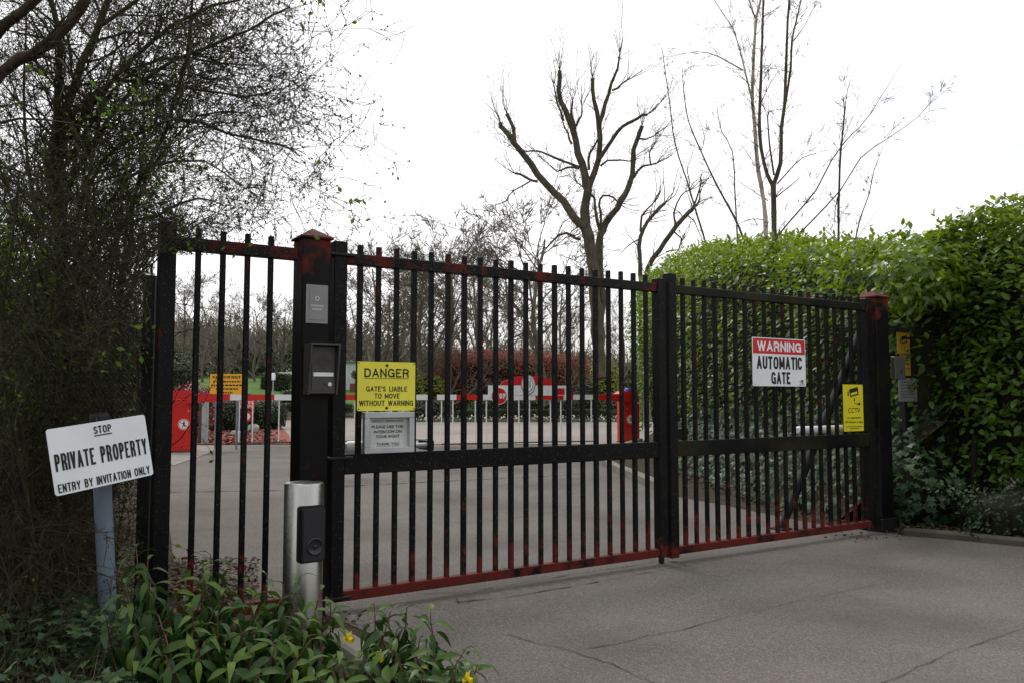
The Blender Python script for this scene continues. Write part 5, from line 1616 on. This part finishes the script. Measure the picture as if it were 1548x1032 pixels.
birch('young_tree', 'long thin sapling slanting right across the sky above the hedge', [([(470, 1080), (530, 970), (690, 780), (750, 660), (830, 560), (910, 470), (1055, 240)], 10, 2), ([(620, 960), (790, 780), (870, 650), (980, 570), (1110, 480), (1190, 380)], 8, 1.5)], 11.5, M['bark'], 2.2, .4, 'young bare trees over the hedge')
birch('young_tree', 'small leaning sapling farthest right above the hedge', [([(840, 1040), (870, 900), (905, 800), (930, 700), (965, 600)], 8, 2), ([(840, 1000), (920, 890), (965, 815)], 4, 1.5)], 11.0, M['bark'], 2.5, .3, 'young bare trees over the hedge')
birch('young_tree', 'thin upright twiggy sapling between birch and leaning saplings', [([(370, 1080), (360, 880), (345, 620), (300, 540), (280, 430)], 9, 3)], 16.5, M['bark'], 4, .45, 'young bare trees over the hedge')

# ------------------------------------------------------------------ background trees, copied from four prototypes
protos = []
def proto_tree(H, lab, grp, spread):
    X0 = (0, 0, 0)
    polys = []; tips = []
    P = dict(seg=.5, wander=.10, up=.07, rmin=.011, kids=[4, 5, 6], angle=(22, 55), len=(.38, .62), taper=.8)
    P['from'] = .15
    tr = [];
    C = smooth_poly([(0, 0, -.2), (RNG.normal() * .1, RNG.normal() * .1, H * .18), (RNG.normal() * .3, RNG.normal() * .3, H * .5), (RNG.normal() * .4, RNG.normal() * .4, H * .85)], .4, .03)
    R = np.linspace(.15, .04, len(C)); tr.append((C, R))
    for q in range(15):
        i = int(RNG.uniform(.12, .95) * (len(C) - 1)); a = RNG.uniform(0, 6.28)
        e = RNG.uniform(.35, 1.1)
        d = np.array([math.cos(a) * math.cos(e), math.sin(a) * math.cos(e), math.sin(e)])
        grow(polys, C[i], d, H * RNG.uniform(.3, .5) * spread, R[i] * .55, 3, P, tips)
    t = thing('bare_tree', lab, 'tree', X0, 0, grp)
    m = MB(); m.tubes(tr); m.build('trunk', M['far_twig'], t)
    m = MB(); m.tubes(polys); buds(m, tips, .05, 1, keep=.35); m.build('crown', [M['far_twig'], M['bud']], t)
    return t
GB = 'bare trees beyond the lawn and forecourt'
spots = [(680, 45, 312, 'tall bare tree rising in the middle above the gate top rail'), (640, 47, 335, 'bare tree behind the gate, left of the tallest one'), (560, 44, 345, 'bare tree just right of the left gate post'), (725, 50, 338, 'bare tree behind the gate, right of the tallest one'),
         (815, 42, 288, 'bare tree beside the big pollarded trunk'), (775, 56, 360, 'small bare tree between the tallest tree and the pollard'), (600, 58, 385, 'low bare tree in the gap left of the tall group'), (850, 60, 390, 'low bare tree seen behind the pollarded trunk'),
         (385, 62, 430, 'bare tree on the lawn behind the amber sign'), (345, 66, 436, 'bare brownish tree behind the side panel bars'), (305, 60, 425, 'bare tree just inside the end post of the side panel'), (425, 64, 445, 'bare tree on the lawn next to the gate post'),
         (275, 52, 400, 'bare tree closest to the thicket beyond the fence'), (525, 62, 420, 'bare tree above the white building'), (940, 62, 440, 'bare tree at the end of the laurel hedge'), (470, 66, 430, 'bare tree hidden mostly by the gate post'),
         (660, 66, 400, 'bare tree far back among the tall group'), (745, 68, 410, 'bare tree far back right of the tall group'), (330, 48, 470, 'small bare tree on the lawn behind the amber sign post'), (580, 50, 400, 'slim bare tree beside the danger sign')]
for k, (px, Y, top, lab) in enumerate(spots):
    p = at(px, 600, Y); zg = float(terrain(p[0], Y)); H_ = at(px, top, Y)[2] - zg
    if k < 4:
        t = proto_tree(10.0, lab, GB, (1.0, .8, 1.15, .9)[k]); protos.append(t)
        t.location = (p[0], Y, zg); t.rotation_euler = (0, 0, k * 1.3); s_ = H_ / 10.8; t.scale = (s_, s_, s_)
    else:
        s_ = H_ / 10.8; v = RNG.uniform(.85, 1.2)
        copy_tree(protos[k % 4], (p[0], Y, zg), RNG.uniform(0, 6.28), (s_ * v, s_ * v, s_), lab)

# the wood at the back: twig haze over dark undergrowth
m = MB(); n = 30000
X_ = RNG.uniform(-62, 30, n); Y_ = RNG.uniform(72, 100, n)
hh = np.array([1.2 + 3.8 * (mnoise.noise((x * .12, y * .12, 0)) * .5 + .5) for x, y in zip(X_, Y_)]) + np.interp(X_, [-50, -20, 0, 20], [1.5, .5, -.5, -1])
zf = RNG.random(n) ** .8
P = np.stack([X_, Y_, terrain(X_, Y_) + hh * zf], 1)
dr = unit(np.stack([RNG.normal(size=n) * .5, RNG.normal(size=n) * .5, 1 + 0 * X_], 1))
m.leaves(BLADE, P, dr, unit(RNG.normal(size=(n, 3))), RNG.uniform(1.2, 3.2, n), RNG.random(n), 0, wid=1.6)
n = 16000
X_ = RNG.uniform(-62, 30, n); Y_ = RNG.uniform(68, 88, n)
hh = np.array([2.5 + 1.6 * mnoise.noise((x * .2, y * .2, 5)) for x, y in zip(X_, Y_)])
P = np.stack([X_, Y_, terrain(X_, Y_) + hh * RNG.random(n)], 1)
m.leaves(OVAL, P, unit(RNG.normal(size=(n, 3))), unit(RNG.normal(size=(n, 3)) + np.array([0, -.5, .6])), RNG.uniform(.3, .65, n), RNG.random(n), 1)
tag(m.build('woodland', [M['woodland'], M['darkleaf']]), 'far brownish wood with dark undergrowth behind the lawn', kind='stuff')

# ------------------------------------------------------------------ shrubs beyond the barrier
def sx(px, Y): return float(at(px, 600, Y)[0])
GH = 'clipped box hedges by the forecourt'
def box_hedge(label, px0, px1, Y, z1, dep, n, mat, size=.075):
    a, b = sx(px0, Y), sx(px1, Y)
    shrub('box_hedge', label, 'hedge', (a + b) / 2, Y, ((b - a) / 2, dep, z1 / 2), n, size, M[mat], z1 / 2, OVAL, GH, .28, None, 10, .9, .06, .8)
box_hedge('long low clipped hedge in front of the red-leaved shrubs', 690, 940, 41.0, .55, .45, 6000, 'box')
box_hedge('paler clipped hedge row behind the low dark one', 705, 880, 43.5, .98, .5, 5200, 'palebox')
box_hedge('low clipped hedge at the back left of the forecourt', 412, 535, 46.0, .55, .45, 4200, 'box')
box_hedge('rounder clipped hedge behind the low left one', 425, 510, 48.5, 1.0, .6, 3200, 'box', .09)
box_hedge('clipped hedge block up on the lawn, left of the gate post', 395, 440, 54.0, 1.15, .6, 1800, 'box', .1)
shrub('photinia_hedge', 'long hedge of red-tipped photinia behind the crest board', 'hedge', sx(775, 48), 48, (sx(898, 48) - sx(775, 48), 1.2, 1.95), 26000, .12, M['photinia'], 1.75, OVAL, None, .45, .33, 12, .72, .16)
shrub('golden_shrub', 'yellow-green shrub at the left end of the photinia hedge', 'shrub', sx(645, 46), 46, (1.15, .9, 1.25), 2600, .12, M['yellowleaf'], 1.25, OVAL)
shrub('golden_shrub', 'yellow-leaved shrub at the right end of the photinia hedge', 'shrub', sx(914, 44), 44, (.9, .8, 1.7), 2600, .12, M['yellowleaf'], 1.7, OVAL)
shrub('round_shrub', 'dark rounded evergreen between photinia and yellow shrub', 'shrub', sx(890, 43), 43, (.7, .6, 1.15), 1800, .09, M['box'], 1.1, OVAL)
shrub('grey_shrub', 'grey-green low shrub below the yellow shrub left of the crest board', 'shrub', sx(645, 42), 42, (1.0, .5, .62), 1700, .08, M['greyleaf'], .55, OVAL)
shrub('grey_shrub', 'grey-green low shrub near the right barrier housing', 'shrub', sx(930, 42), 42, (.7, .5, .75), 1500, .08, M['greyleaf'], .7, OVAL)
shrub('conifer', 'dark domed evergreen behind the left barrier', 'shrub', sx(270, 25), 25, (.52, .5, 1.1), 3000, .07, M['darkleaf'], 1.32, OVAL, None, .8)
shrub('flowering_shrub', 'low shrub covered in white and pink blooms below the dark dome', 'shrub', sx(292, 22.5), 22.5, (.75, .5, .72), 2600, .06, M['bloom'], .85, OVAL, noise_amp=.2)
for lab, px, Y, rx, rz_ in (('dark leafy bush behind the rocks, under the amber sign', 345, 28, .75, .6), ('dark leafy bush behind the red speed sign', 385, 29, .8, .58), ('dark leafy bush at the left edge of the mulch bed', 305, 29, .9, .62), ('dark leafy bush closing the right end of the mulch bed', 412, 30, .55, .55)):
    shrub('dark_bush', lab, 'bush', sx(px, Y), Y, (rx, .6, rz_), 1700, .085, M['darkleaf'], rz_ * .9, OVAL, 'dark bushes behind the mulch bed')
p = at(532, 575, 59.4)
t = thing('ball_tree', 'small clipped ball tree standing in the brown planter', 'tree', (sx(527, 60) + .6, 59.4, float(terrain(sx(527, 60), 60))))
m = MB(); m.lathe([(.03, .3), (.025, 1.0)], 8); m.build('trunk', M['bark'], t)
m = MB(); leafcloud(m, (0, 0, 1.15), (.32, .32, .32), 500, .09, OVAL); m.build('crown', M['darkleaf'], t)
m = MB(); n = 260
X_ = RNG.uniform(sx(625, 39), sx(940, 39), n); Y_ = RNG.uniform(37.2, 39.8, n)
P = np.stack([X_, Y_, RNG.uniform(.12, .3, n)], 1)
m.leaves(OVAL, P, unit(RNG.normal(size=(n, 3))), unit(RNG.normal(size=(n, 3)) + np.array([0, -1, 1])), RNG.uniform(.06, .12, n), RNG.random(n), 0)
n = 1500
X_ = RNG.uniform(sx(625, 39), sx(940, 39), n); Y_ = RNG.uniform(36.9, 40.2, n)
P = np.stack([X_, Y_, RNG.uniform(.0, .06, n)], 1)
m.leaves(BLADE, P, unit(RNG.normal(size=(n, 3)) * .4 + np.array([0, 0, 1])), unit(RNG.normal(size=(n, 3))), RNG.uniform(.15, .35, n), RNG.random(n), 1, wid=2)
tag(m.build('bedding_flowers', [M['whitebloom'], M['box']]), 'white bedding flowers along the forecourt kerb', kind='stuff')

# ------------------------------------------------------------------ the thicket on the left
PH = dict(seg=.09, wander=.20, up=.012, rmin=.0014, kids=[5, 6, 6], angle=(25, 75), len=(.35, .6), taper=.8)
PH['from'] = .12; PH['tiplvl'] = 1
GT = 'hawthorns of the left thicket'
def clear(Q):
    # kept cut back along the drive edge and clear of the white sign
    a = Q[:, 0] / Q[:, 1]
    return not (np.any((a > -.437) & (Q[:, 2] < 1.2 + .17 * Q[:, 1])) or np.any((Q[:, 1] < 4.0) & (a > -.58) & (Q[:, 2] < 1.3) & (Q[:, 2] > .68)))
def hawthorn(label, limbs, Y, dens, tl, lvl, extra=None, dp=.3, bk=1.0):
    lim = traced(limbs, Y, dp, .12, .02, 1.0, (0, 0))
    if extra: lim += extra
    tw = []; tips = []
    add_twigs(tw, lim, dens, tl, PH, lvl, .5, tips, .009, .12)
    tw = [(C, R) for C, R in tw if clear(C)]
    tips = [x for x in tips if clear(x[0][None])]
    lim = [(C, R) for C, R in lim if clear(C) or len(limbs)]
    b = lim[0][0][0].copy(); b[2] = -.05
    t = thing('hawthorn', label, 'tree', tuple(b), 0, GT)
    m = MB(); m.tubes([(C - b, R) for C, R in lim]); m.build('trunk', M['hawbark'], t)
    m = MB(); m.tubes([(C - b, R) for C, R in tw])
    buds(m, [(p - b, d) for p, d in tips], .0145, 1, keep=bk)
    m.build('crown', [M['twig'], M['bud']], t)
    return len(tw)

def rnd_limbs(px, Y, k, top, spread, r):
    """upright stems from one stool"""
    res = []
    b = gnd(px, 597.5 + 1500 / Y)
    for q in range(k):
        a = RNG.uniform(0, 6.28); s0 = RNG.uniform(.0, .25)
        p0 = b + np.array([math.cos(a) * s0, math.sin(a) * s0, -.05])
        h = top * RNG.uniform(.6, 1.1); sp_ = spread * RNG.uniform(.3, 1.1)
        p3 = p0 + np.array([math.cos(a) * sp_, math.sin(a) * sp_, h])
        p1 = p0 + (p3 - p0) * .35 + RNG.normal(size=3) * .1; p2 = p0 + (p3 - p0) * .7 + RNG.normal(size=3) * .14
        C = smooth_poly([p0, p1, p2, p3], .12, .015)
        res.append((C, np.linspace(r * RNG.uniform(.6, 1.1), .004, len(C))))
    return res

cnt = 0
cnt += hawthorn('hawthorn with long twiggy boughs arching over the fence towards the gate',
    [([(105, 905), (100, 600), (92, 292), (95, 190), (115, 129), (153, 27), (190, -60)], 24, 9), ([(98, 480), (81, 292), (78, 235), (90, 100), (70, -60)], 18, 6),
     ([(100, 215), (180, 110), (290, 20), (350, 2), (440, -20)], 10, 2.5), ([(95, 300), (130, 230), (230, 110), (345, 60), (440, 10)], 9, 2.5), ([(96, 330), (140, 140), (250, 130), (370, 145), (420, 135)], 8, 2),
     ([(100, 380), (150, 250), (260, 180), (340, 200), (420, 215), (450, 235)], 8, 2), ([(100, 420), (170, 300), (225, 250), (310, 245), (362, 282)], 7, 2),
     ([(110, 430), (170, 350), (240, 325), (300, 300), (335, 312)], 7, 2), ([(100, 250), (160, 150), (240, 90), (330, 95), (400, 100)], 8, 2),
     ([(150, 40), (260, -30), (380, -60)], 8, 3)], 4.7, 14, .75, 2, dp=.22)
cnt += hawthorn('thin dark hawthorn stem sloping right beside the black fence post',
    [([(150, 870), (170, 600), (200, 322), (224, 254), (262, 160), (288, 40), (292, -60)], 11, 4), ([(205, 310), (240, 240), (300, 175), (370, 170)], 6, 2), ([(180, 480), (215, 400), (240, 375)], 5, 2)], 5.0, 15, .6, 2, dp=.2)
for lab, px, Y, k, top, spd, r, dn, tl in (
        ('many-stemmed hawthorn close behind the white sign', 60, 4.15, 9, 2.3, .85, .016, 9, .7),
        ('hawthorn at the very left edge, in front of the others', 10, 3.7, 8, 2.7, .8, .020, 9, .7),
        ('hawthorn clump growing through the chain-link mesh', 150, 5.3, 9, 2.2, .7, .016, 9, .65),
        ('tall hawthorn behind the thicket front, left', 40, 5.7, 10, 3.9, 1.1, .03, 8, .9),
        ('tall hawthorn behind the mesh fence', 130, 6.6, 10, 4.0, 1.1, .03, 8, .9)):
    cnt += hawthorn(lab, [], Y, dn, tl, 2, rnd_limbs(px, Y, k, top, spd, r))
print('twigs', cnt)

# thick boughs entering from the upper left, their tree stands left of the frame
bl = traced([([(-260, 1010), (-240, 600), (-140, 330), (0, 112), (50, 82), (105, 35), (140, -25), (180, -160)], 28, 15), ([(-60, 120), (0, 42), (62, -8), (110, -120)], 22, 12), ([(40, 88), (75, 60), (118, 20)], 15, 8)], 3.1, .1, .12, .008)
tw = []; tips = []
add_twigs(tw, bl, 5, .5, PH, 1, .4, tips, .007, .35)
b = bl[0][0][0].copy(); b[2] = -.05
tree_obj('overhanging_tree', 'tree outside the view whose thick reddish bough crosses the upper left', b, bl, tw, M['pinebark'], M['twig'], None, tips, .008)

# evergreen understorey deeper in the thicket
for lab, X, Y, rad, n in (('dark evergreen shrub deep in the thicket, left', -5.6, 8.2, (1.6, 1.0, 1.7), 4200), ('dark evergreen shrub deep in the thicket behind the mesh', -4.3, 7.6, (.95, .8, 1.35), 3200),
                          ('tall dark evergreen at the back of the thicket', -7.6, 10.5, (2.0, 1.3, 2.3), 4200)):
    shrub('evergreen_shrub', lab, 'shrub', X, Y, rad, n, .085, M['darkleaf'], rad[2] * .9, OVAL, 'evergreens inside the thicket', tint=.15, core=.55, noise_amp=.4)

# brambles and dead stems in front of the fence
polys = []; tips = []
PBR = dict(seg=.07, wander=.16, up=-.05, rmin=.0012, kids=[3, 3], angle=(25, 70), len=(.3, .6), taper=.6, tiplvl=0)
for q in range(300):
    px = RNG.uniform(-80, 225); Y = RNG.uniform(3.3, 4.7)
    p = at(px, 600, Y); p[2] = 0
    d = np.array([RNG.normal() * .6 + .15, RNG.normal() * .5, RNG.uniform(.6, 1.6)])
    grow(polys, p, d, RNG.uniform(.5, 1.5), RNG.uniform(.002, .0045), 1 if q % 3 else 2, PBR, tips)
polys = [x for x in polys if clear(x[0])]; tips = [x for x in tips if clear(x[0][None])]
m = MB(); m.tubes(polys); buds(m, tips, .008, 1, keep=.25)
tag(m.build('bramble_undergrowth', [M['straw'], M['bud']]), 'tangle of dead bramble stems below the thicket', kind='stuff')
# shoots that poke through the side panel
polys = []; tips = []
PSH = dict(seg=.06, wander=.14, up=.03, rmin=.0012, kids=[3, 3], angle=(25, 60), len=(.3, .55), taper=.6, tiplvl=1)
for z, L in ((.55, .7), (1.05, .6), (1.5, .7), (1.72, .7), (.92, .75)):
    p = at(205, 597.5 - (z - 1.2) * 290, 4.45)
    grow(polys, p, np.array([1, RNG.uniform(-.4, .1), RNG.uniform(-.1, .5)]), L, .0035, 1, PSH, tips)
m = MB(); m.tubes(polys); buds(m, tips, .02, 1, keep=.6)
tag(m.build('hawthorn_shoots', [M['twig'], M['bud']]), 'thin budding shoots reaching from the thicket across the fence panel', 'shoots')

# ------------------------------------------------------------------ ground cover on the left bank
def scatter(name, label, n, px, Yr, tm, size, mat, zr=(.005, .05), flatn=1.2, wid=None, dirup=0.0, dens=None):
    X = []; Yv = []
    m = MB()
    Yv = RNG.uniform(Yr[0], Yr[1], n); pxv = RNG.uniform(px[0], px[1], n)
    X = (pxv - 774) / FPX * Yv
    if dens is not None:
        k = np.array([mnoise.noise((x * 2.1 + dens, y * 2.1, 0)) for x, y in zip(X, Yv)]) > -.05; X, Yv = X[k], Yv[k]
    N = len(X)
    # keep clear of the drive
    keep = ~((X > -1.55) & (Yv > 4.1)); X, Yv = X[keep], Yv[keep]; N = len(X)
    P = np.stack([X, Yv, RNG.uniform(zr[0], zr[1], N)], 1)
    nor = unit(RNG.normal(size=(N, 3)) * .45 + np.array([0, 0, flatn])); dr = RNG.normal(size=(N, 3)); dr[:, 2] = dr[:, 2] * .3 + dirup
    m.leaves(tm, P, unit(dr), nor, size * RNG.uniform(.6, 1.3, N), RNG.random(N), 0, wid)
    return tag(m.build(name, M[mat]), label, kind='stuff')
scatter('leaf_litter', 'brown dead leaves on the bank under the thicket', 5200, (-80, 470), (2.7, 5.2), OVAL, .045, 'litter')
scatter('ground_ivy', 'dark ivy leaves creeping over the left bank', 3600, (-80, 230), (2.6, 4.3), IVYL, .055, 'ivy_ground', (.02, .30), dens=4.0)
scatter('dry_grass', 'dry straw-coloured grass blades on the left bank', 2200, (-80, 240), (2.7, 4.8), BLADE, .24, 'straw', (0, .06), 0.1, 1.0, .7)
scatter('drive_litter', 'dead leaves drifted along the drive edge behind the side panel', 900, (262, 395), (4.9, 6.2), OVAL, .035, 'litter', (.006, .015))

m = MB(); n = 420
t_ = RNG.random(n); a_, b_ = gnd(1372, 803), gnd(1548, 818)
P = a_ + (b_ - a_) * t_[:, None] + np.stack([RNG.normal(size=n) * .06, RNG.normal(size=n) * .10 + .02, 0 * t_], 1); P[:, 2] = RNG.uniform(.012, .05, n)
m.leaves(OVAL, P, unit(RNG.normal(size=(n, 3)) * np.array([1, 1, .2])), unit(RNG.normal(size=(n, 3)) * .5 + np.array([0, 0, 1])), .05 * RNG.uniform(.5, 1.2, n), RNG.random(n), 0)
e_ = np.interp(RNG.uniform(7.8, 13, n), [7.4, 7.9, 9.2, 10.6, 13.5], [3.35, 3.0, 2.75, 2.62, 2.55]); y_ = RNG.uniform(7.6, 13, n)
P = np.stack([np.interp(y_, [7.4, 7.9, 9.2, 10.6, 13.5], [3.35, 3.0, 2.75, 2.62, 2.55]) + RNG.normal(size=n) * .07 - .02, y_, RNG.uniform(.012, .05, n)], 1)
m.leaves(OVAL, P, unit(RNG.normal(size=(n, 3)) * np.array([1, 1, .2])), unit(RNG.normal(size=(n, 3)) * .5 + np.array([0, 0, 1])), .05 * RNG.uniform(.5, 1.2, n), RNG.random(n), 0)
for cx_, cy_, kk_ in ((*gw(-.2, .16, 0)[:2], 130), (*gw(5.1, .12, 0)[:2], 120), (*gw(4.6, .1, 0)[:2], 60)):
    P = np.stack([cx_ + RNG.normal(size=kk_) * .16, cy_ + RNG.normal(size=kk_) * .09, RNG.uniform(.01, .03, kk_)], 1)
    m.leaves(OVAL, P, unit(RNG.normal(size=(kk_, 3)) * np.array([1, 1, .2])), unit(RNG.normal(size=(kk_, 3)) * .4 + np.array([0, 0, 1])), .03 * RNG.uniform(.5, 1.2, kk_), RNG.random(kk_), 0)
tag(m.build('kerb_litter', M['litter']), 'dead leaves gathered along the hedge bed edges', kind='stuff')
m = MB(); n = 3200
P = gnd(250, 672) + RNG.random((n, 1)) * (gnd(438, 671) - gnd(250, 672)); Q_ = gnd(250, 634) + RNG.random((n, 1)) * (gnd(418, 637) - gnd(250, 634)); f_ = RNG.random((n, 1)) ** 1.2
P = P + (Q_ - P) * f_; P[:, 2] = RNG.uniform(.02, .05, n)
m.leaves(QUAD, P, unit(RNG.normal(size=(n, 3)) * np.array([1, 1, .3])), unit(RNG.normal(size=(n, 3)) * .7 + np.array([0, 0, 1])), RNG.uniform(.06, .16, n), RNG.random(n), 0)
tag(m.build('bark_chips', M['chips']), 'loose red bark chips on the mulch bed', kind='stuff')

# ------------------------------------------------------------------ foreground bushes and daffodils
def stem_bush(label, tops, base_px, Yb, seed):
    b = at(base_px, 600, Yb); b[2] = 0
    t = thing('viburnum_bush', label, 'bush', tuple(b), 0, 'evergreen bushes at the roadside')
    polys = []; LP = []; LD = []; LN = []; LS = []; LR = []
    rr_ = random.Random(seed)
    tops = tops + [(px + rr_.uniform(-32, 32), py + rr_.uniform(18, 60), Y + rr_.uniform(-.12, .16)) for px, py, Y in tops if rr_.random() < .55]
    for (px, py, Y) in tops:
        tp = at(px, py, Y) - b
        p0 = np.array([tp[0] * .55 + RNG.normal() * .05, tp[1] * .6 + RNG.normal() * .05, -.03])
        mid_ = (p0 + tp) / 2 + RNG.normal(size=3) * np.array([.035, .035, 0])
        C = smooth_poly([p0, mid_, tp], .03, .004); n = len(C)
        polys.append((C, np.linspace(.0048, .0022, n)))
        T = unit(np.gradient(C, axis=0)); k = int(RNG.uniform(26, 38)); ph = RNG.uniform(0, 6.28)
        for q in range(k):
            f = 1 - (q / k) ** 1.15 * .80; i = min(n - 1, int(f * (n - 1)))
            ang = ph + q * 2.4
            ax_ = T[i]; e1 = unit(np.cross(ax_, [0.3, .9, .1])); e2 = np.cross(ax_, e1)
            rad_ = e1 * math.cos(ang) + e2 * math.sin(ang)
            lift = .85 - 1.35 * min(1, q / 7.0) * 1.3 + RNG.normal() * .28          # young leaves upright, old ones hanging
            d = unit(rad_ + ax_ * lift)
            polys.append((np.array([C[i], C[i] + d * .012]), np.array([.0016, .0012])))
            LP.append(C[i] + d * .010); LD.append(d); LN.append(unit(ax_ * .9 - rad_ * lift * .5 + RNG.normal(size=3) * .25))
            LS.append((.072 + .038 * min(1, q / 5)) * RNG.uniform(.75, 1.2)); LR.append(np.clip(.80 - .55 * min(1, q / 10) + RNG.normal() * .14, 0, 1))
    m = MB(); m.leaves(LONG, np.array(LP), np.array(LD), np.array(LN), np.array(LS), np.array(LR), 0); m.build('foliage', M['bush'], t)
    m = MB(); m.tubes(polys); m.build('stems', M['stem'], t)
topsA = [(205, 828, 3.2), (222, 850, 3.05), (190, 885, 3.0), (262, 885, 3.1), (240, 930, 2.9), (205, 945, 2.85), (318, 838, 3.25), (308, 868, 3.1), (345, 880, 3.15), (290, 920, 2.95), (330, 930, 2.85), (405, 868, 3.2), (430, 885, 3.1), (385, 905, 3.0), (362, 945, 2.85),
         (455, 872, 3.2), (485, 895, 3.1), (440, 930, 2.95), (410, 960, 2.8), (470, 965, 2.85), (300, 985, 2.7), (250, 990, 2.7), (350, 1000, 2.65), (500, 915, 3.15), (275, 900, 3.2), (225, 900, 3.15), (370, 880, 3.25), (450, 1000, 2.65), (395, 1010, 2.6), (510, 985, 2.8), (200, 1000, 2.75), (330, 975, 2.9), (420, 915, 3.2), (475, 935, 3.1), (490, 1015, 2.7), (250, 960, 3.0), (310, 950, 3.05), (390, 940, 3.1)]
topsB = [(565, 912, 3.1), (590, 925, 3.0), (615, 918, 3.05), (650, 930, 3.0), (635, 965, 2.85), (575, 965, 2.9), (550, 985, 2.8), (600, 990, 2.75), (655, 985, 2.8), (705, 978, 2.85), (690, 1010, 2.7), (640, 1015, 2.65), (560, 1015, 2.7), (722, 1005, 2.75), (520, 1010, 2.75), (600, 950, 3.0), (665, 1020, 2.7), (590, 1030, 2.6), (625, 985, 2.95)]
stem_bush('leafy evergreen bush with drooping leaves below the leaning white sign', topsA, 345, 3.0, 1)
stem_bush('smaller drooping-leaved bush with daffodils at the edge of the asphalt', topsB, 620, 2.95, 2)

def daffodil(label, px, py, Y):
    h = at(px, py, Y); b = np.array([h[0] + .02, h[1] + .04, 0.0])
    t = thing('daffodil', label, 'flower', tuple(b), 0, 'daffodils among the bushes')
    hd = h - b
    C = smooth_poly([(0, 0, -.02), (hd[0] - .01, hd[1] * .5, hd[2] * .6), (hd[0] - .028, hd[1], hd[2] + .018), (hd[0] - .012, hd[1], hd[2] + .015), tuple(hd)], .02)
    m = MB(); m.tubes([(C, np.full(len(C), .0028))]); m.build('stem', M['greenstem'], t)
    dn = unit(np.array([.75, -.35, -.35])); m = MB()
    e1 = unit(np.cross(dn, [0, 0, 1])); e2 = np.cross(dn, e1)
    k = 6; Pp = np.repeat(hd[None], k, 0); ang = np.arange(k) * 2 * math.pi / k
    D = np.array([e1 * math.cos(a) + e2 * math.sin(a) + dn * .25 for a in ang])
    m.leaves(OVAL, Pp, D, np.repeat(dn[None], k, 0), .027, RNG.random(k), 0); m.build('petals', M['daffodil'], t)
    R = Vector(dn).to_track_quat('Z', 'Y').to_matrix().to_4x4()
    m = MB(); m.lathe([(.005, 0), (.007, .012), (.009, .022), (.012, .027), (.010, .0255), (.004, .006)], 16, 0, Matrix.Translation(Vector(hd)) @ R); m.build('trumpet', M['daffodil'], t)
    m = MB(); n = 5
    m.leaves(BLADE, np.zeros((n, 3)), unit(RNG.normal(size=(n, 3)) * .25 + np.array([0, 0, 1])), unit(RNG.normal(size=(n, 3))), RNG.uniform(.2, .32, n), RNG.random(n), 0, 1.6); m.build('blades', M['bush'], t)
daffodil('nodding yellow daffodil in the gap between the two bushes', 524, 962, 2.95)
daffodil('yellow daffodil half hidden in the smaller bush', 569, 990, 2.85)
daffodil('yellow daffodil low at the road edge of the smaller bush', 703, 1022, 2.62)
